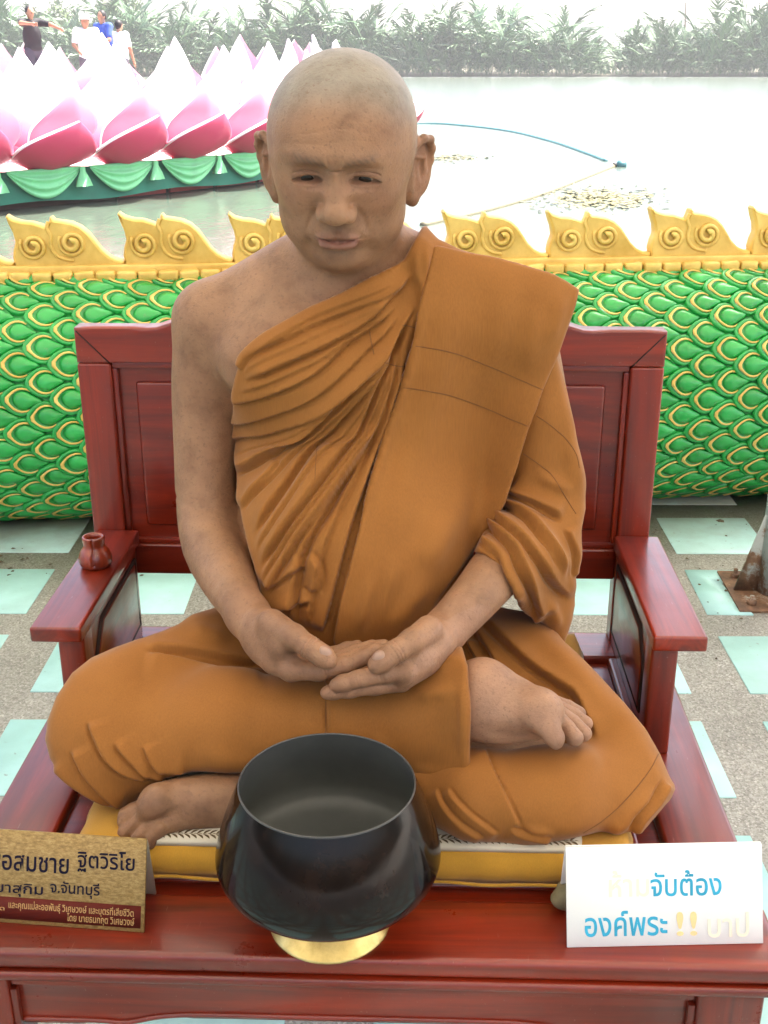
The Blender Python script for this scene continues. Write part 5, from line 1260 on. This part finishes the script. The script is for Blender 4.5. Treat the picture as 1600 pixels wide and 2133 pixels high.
# -- lower robe over the crossed legs
def b_leg1(P):
    d = chain(P, [(PX(640, 1375, 1.45), .105), (PX(420, 1420, 1.35), .100), (PX(250, 1490, 1.255), .092)], .03)
    d = smin(d, ell(P, PX(215, 1545, 1.235), (.088, .085, .088)), .03)
    d = smin(d, chain(P, [(PX(240, 1550, 1.215), .070), (PX(450, 1520, 1.215), .068), (PX(700, 1515, 1.226), .066), (PX(900, 1505, 1.215), .066), (PX(1010, 1500, 1.192), .066)], .02), .03)
    d = smin(d, cone(P, PX(850, 1450, 1.235), PX(1010, 1440, 1.195), .055, .062), .03)
    d = smin(d, chain(P, [(PX(640, 1590, 1.218), .050), (PX(900, 1590, 1.21), .052), (PX(1010, 1590, 1.175), .052)], .02), .03)
    return d
A_POLY = [(470, 1258), (440, 1268), (400, 1280), (372, 1300), (330, 1318), (285, 1332), (240, 1348), (190, 1370), (150, 1402), (118, 1450), (99, 1500), (94, 1540), (104, 1580), (128, 1618), (155, 1645), (190, 1668), (235, 1684), (268, 1692), (285, 1676), (312, 1645), (345, 1622), (400, 1608), (500, 1605), (620, 1640), (760, 1645), (870, 1642), (978, 1631), (979, 1560), (978, 1460), (975, 1390), (962, 1345), (900, 1320), (700, 1290), (560, 1258)]
def b_leg2(P):
    d = chain(P, [(PX(900, 1380, 1.48), .105), (PX(1110, 1440, 1.37), .098), (PX(1290, 1570, 1.265), .085)], .03)
    d = smin(d, ell(P, PX(1310, 1620, 1.245), (.075, .08, .07)), .03)
    d = smin(d, chain(P, [(PX(1300, 1640, 1.200), .060), (PX(1150, 1662, 1.150), .058), (PX(985, 1666, 1.146), .056), (PX(870, 1665, 1.168), .052), (PX(780, 1665, 1.185), .048)], .02), .03)
    return d
B_POLY = [(940, 1300), (985, 1225), (1050, 1205), (1100, 1235), (1145, 1290), (1175, 1340), (1215, 1376), (1250, 1410), (1300, 1463), (1345, 1518), (1375, 1570), (1395, 1618), (1408, 1640), (1398, 1664), (1365, 1700), (1345, 1722), (1330, 1747), (1295, 1748), (1250, 1735), (1200, 1746), (1150, 1757), (1120, 1766), (1092, 1775), (1050, 1763), (960, 1748), (905, 1722), (880, 1690), (862, 1640), (800, 1560), (830, 1450), (900, 1350)]
A_FOLD = [pl([(185, 1500), (196, 1530), (222, 1578), (262, 1610), (320, 1622)], .0070, 26, 5), pl([(240, 1545), (262, 1572), (303, 1607), (345, 1622)], .0055, 22, 4), pl([(300, 1552), (318, 1585), (340, 1603), (390, 1606)], .0050, 22, 4), pl([(150, 1560), (175, 1610), (215, 1650), (262, 1680)], .005, 26, 5), pl([(110, 1590), (150, 1630), (200, 1660), (255, 1680)], .005, 12, 5),
 pl([(300, 1362), (370, 1378), (440, 1396), (500, 1402), (560, 1398)], .006, 30, -9), pl([(300, 1345), (380, 1350), (470, 1365), (540, 1380)], .005, 18, 7), ([(380, 1300), (430, 1320), (490, 1330)], .005, 20), ([(420, 1480), (560, 1460), (660, 1450)], .003, 40), ([(400, 1560), (480, 1590), (560, 1595)], .004, 24),
 ([(840, 1440), (900, 1445), (960, 1430)], .004, 16), ([(900, 1400), (930, 1380), (965, 1360)], .004, 14), ([(676, 1450), (680, 1540)], -.0030, 4), ([(688, 1450), (690, 1540)], .0020, 5), ([(840, 1600), (920, 1610), (978, 1605)], .003, 12), ([(780, 1520), (800, 1580), (830, 1620)], .003, 20), ([(960, 1400), (965, 1500), (962, 1610)], .003, 10)]
B_FOLD = [pl([(985, 1300), (1020, 1350), (1055, 1405), (1093, 1432)], .008, 20, 7), pl([(1000, 1288), (1050, 1330), (1102, 1379), (1160, 1420), (1200, 1450), (1232, 1505), (1250, 1540)], .010, 28, 7), ([(1080, 1280), (1150, 1350), (1230, 1430), (1290, 1510)], .006, 24), pl([(975, 1330), (990, 1360), (1030, 1420), (1060, 1450)], .008, 14, 6),
 pl([(905, 1640), (925, 1680), (960, 1718), (1008, 1748)], .0035, 22, -4), pl([(930, 1640), (950, 1668), (985, 1702), (1040, 1742)], .0036, 22, -4), pl([(1005, 1552), (1020, 1590), (1050, 1655), (1085, 1730)], .0042, 30, -4), ([(1180, 1560), (1220, 1580), (1260, 1600)], .004, 22), pl([(1392, 1628), (1368, 1668), (1335, 1702), (1315, 1735)], .007, 16, 6), ([(1320, 1690), (1290, 1720), (1260, 1735)], .005, 12), ([(1365, 1640), (1330, 1680), (1290, 1710)], .005, 12), pl([(1150, 1752), (1090, 1740), (1060, 1725)], .004, 12, 6), ([(1085, 1725), (1120, 1735), (1160, 1740)], .004, 10)]
leg2 = piece('lower_robe', b_leg2, B_POLY, .018, (-.14, 1.06, .545), (.36, 1.63, .86), B_FOLD, monk)
leg1 = piece('lower_robe', b_leg1, A_POLY, .009, (-.50, 1.06, .545), (.16, 1.60, .88), A_FOLD, monk)
# -- stitched seams
bpy.context.view_layer.update()
def seam(o, pts, r=.0006):
    P = cr(pts, 10); out = []; M = o.matrix_world.inverted()
    for x, y in P:
        ok, loc, nrm, _ = o.ray_cast(M @ Vector(CC), (M.to_3x3() @ Vector(ray(x, y))).normalized())
        if ok: out.append(np.array(o.matrix_world @ loc)-ray(x, y)*.0002)
    if len(out) > 3: put('seam', tube_me(out, r, 5), THREAD, o)
seam(sash, [(866, 721), (900, 726), (950, 737), (1020, 764), (1080, 790), (1131, 812)]); seam(sash, [(840, 808), (880, 813), (940, 825), (1010, 850), (1060, 872), (1100, 888)])
seam(slv, [(1118, 866), (1150, 888), (1180, 915), (1200, 945), (1207, 975)]); seam(slv, [(1090, 945), (1120, 965), (1150, 990), (1175, 1030), (1200, 1070)])
seam(leg1, [(679, 1452), (679, 1500), (678, 1536)]); seam(leg2, [(1372, 1570), (1350, 1610), (1300, 1670), (1255, 1710), (1215, 1735)], .0006)
seam(robe, [(770, 690), (774, 715), (779, 738)], .0006); seam(robe, [(838, 677), (855, 680), (868, 684)], .0006); seam(robe, [(800, 755), (825, 762), (848, 764)], .0006); seam(robe, [(661, 925), (658, 960), (656, 1000)], .0004)
# ================================================================== visitors standing on the float
def person(px, pyhead, Y, hgt, face, pose, shirt, trousers, label, hat=None, hair=(.015, .012, .012)):
    """face: turn about z (0 = towards the camera); pose: list of (elbow, wrist) offsets per arm in body space (x right, y front, z up), metres"""
    top = ony(px, pyhead, Y); z0 = top[2]-hgt; B = np.array([top[0], top[1], z0]); R = rot3(0, 0, face); k = hgt/1.7
    w = lambda p: B+R@(np.array([p[0], -p[1], p[2]])*k)
    lo, hi = B+[-.75, -.75, -.02], B+[.75, .75, hgt+.12]
    sh = [(-.19, 0, 1.40), (.19, 0, 1.40)]
    def f_skin(P):
        d = ell(P, w((0, .02, 1.585)), (.078*k, .095*k, .115*k)); d = smin(d, cone(P, w((0, 0, 1.40)), w((0, .01, 1.52)), .055*k, .05*k), .03)
        d = smin(d, ell(P, w((0, .115, 1.575)), (.018*k, .02*k, .022*k)), .015)
        for s_ in (-1, 1): d = smin(d, ell(P, w((s_*.078, .01, 1.58)), (.015*k, .022*k, .032*k)), .01)
        for s_, (el, wr) in zip(sh, pose):
            d = smin(d, chain(P, [(w(s_), .05*k), (w(el), .042*k), (w(wr), .030*k)], .02), .02)
            dirn = np.array(wr)-el; dirn = dirn/np.linalg.norm(dirn)
            d = smin(d, ell(P, w(np.array(wr)+dirn*.06), (.035*k, .045*k, .045*k)), .015)
            for q in (-1.5, -.5, .5, 1.5): d = smin(d, cone(P, w(np.array(wr)+dirn*.08+[0, 0, q*.018]), w(np.array(wr)+dirn*.155+[0, 0, q*.02]), .011*k, .009*k), .006)
        d = smin(d, ell(P, w((0, 0, 1.1)), (.15*k, .10*k, .28*k)), .05)
        for s_ in (-1, 1): d = smin(d, chain(P, [(w((s_*.09, 0, .88)), .085*k), (w((s_*.10, .01, .48)), .055*k), (w((s_*.10, -.01, .08)), .038*k)], .02), .03); d = smin(d, ell(P, w((s_*.10, .06, .035)), (.045*k, .12*k, .035*k), R), .02)
        return d
    e = empty('person', tuple(B), label, 'person', 'visitors on the lotus float')
    V, F = surface_nets(f_skin, lo, hi, .022); put('body', mk(V, F, True), PSKIN, e)
    def f_shirt(P):
        d = ell(P, w((0, 0, 1.13)), (.185*k, .135*k, .30*k)); d = smin(d, cone(P, w(sh[0]), w(sh[1]), .075*k, .075*k), .06); d = smin(d, ell(P, w((0, 0, .92)), (.18*k, .14*k, .10*k)), .05)
        for s_, (el, wr) in zip(sh, pose): d = smin(d, cone(P, w(s_), w(np.array(s_)+(np.array(el)-s_)*.75), .072*k, .062*k), .03)
        return smax(d, -(sph(P, w((0, .03, 1.56)), .12*k)), .01)
    V, F = surface_nets(f_shirt, lo, hi, .024); put('shirt', mk(V, F, True), simple('shirt_cloth', shirt, .8, .1, 6), e)
    def f_tr(P):
        d = ell(P, w((0, 0, .90)), (.165*k, .125*k, .13*k))
        for s_ in (-1, 1): d = smin(d, chain(P, [(w((s_*.09, 0, .86)), .098*k), (w((s_*.10, .01, .48)), .080*k), (w((s_*.10, -.01, .10)), .068*k)], .03), .03)
        return d
    V, F = surface_nets(f_tr, lo, hi, .026); put('trousers', mk(V, F, True), simple('trouser_cloth', trousers, .8, .1, 6), e)
    def f_hair(P):
        d = ell(P, w((0, 0, 1.605)), (.086*k, .102*k, .108*k)); return smax(d, -ell(P, w((0, .115, 1.56)), (.085*k, .09*k, .10*k)), .015)
    V, F = surface_nets(f_hair, lo, hi, .02); put('hair', mk(V, F, True), simple('hair_black', hair, .6, .1, 6), e)
    if hat:
        def f_hat(P):
            d = ell(P, w((0, .0, 1.66)), (.100*k, .115*k, .075*k)); d = smax(d, -(P[:, 2]-w((0, 0, 1.63))[2]), .01); return smin(d, ell(P, w((0, .06, 1.635)), (.13*k, .16*k, .014*k)), .015)
        V, F = surface_nets(f_hat, lo, hi, .018); put('hat', mk(V, F, True), simple('hat_cloth', hat, .8, .05, 6), e)
    return e
PSKIN = simple('visitor_skin', (.36, .20, .12), .55, .1, 20)
down = lambda s_: ((s_*.27, .02, 1.12), (s_*.28, .10, .86))
person(60, 12, 24.3, 1.68, math.radians(48), [((-.34, .22, 1.38), (-.26, .46, 1.36)), ((.30, .25, 1.36), (.30, .58, 1.28))], (.020, .018, .022), (.05, .05, .07), 'person in a black shirt on the float, both arms stretched out')
person(176, 32, 24.6, 1.64, math.radians(12), [((-.26, .05, 1.14), (-.16, .22, 1.02)), ((.27, .06, 1.14), (.20, .24, 1.00))], (.80, .80, .80), (.10, .10, .12), 'person in white shirt and white hat standing on the float', hat=(.82, .82, .80))
person(212, 22, 25.4, 1.70, math.radians(-35), [down(-1), ((.27, .1, 1.15), (.24, .30, 1.05))], (.05, .10, .42), (.30, .29, .27), 'person in a blue shirt beside the white-hatted one')
person(246, 42, 26.0, 1.62, math.radians(150), [down(-1), down(1)], (.72, .76, .76), (.08, .08, .10), 'dark-haired person in pale clothes mostly hidden by white petals')
# ================================================================== haze
hz = bpy.data.materials.new('haze_air'); hz.use_nodes = True; t_ = hz.node_tree
for n_ in list(t_.nodes):
    if n_.type == 'BSDF_PRINCIPLED': t_.nodes.remove(n_)
pv = t_.nodes.new('ShaderNodeVolumePrincipled'); pv.inputs['Color'].default_value = (.93, .95, .97, 1); pv.inputs['Density'].default_value = .0007; pv.inputs['Anisotropy'].default_value = .15
t_.links.new(pv.outputs[0], [n_ for n_ in t_.nodes if n_.type == 'OUTPUT_MATERIAL'][0].inputs['Volume'])
hb = put('haze', box_me(-706, 706, -22, 906, -3, 19, 0), hz); tag(hb, 'pale humid air over the water', 'haze', kind='stuff')
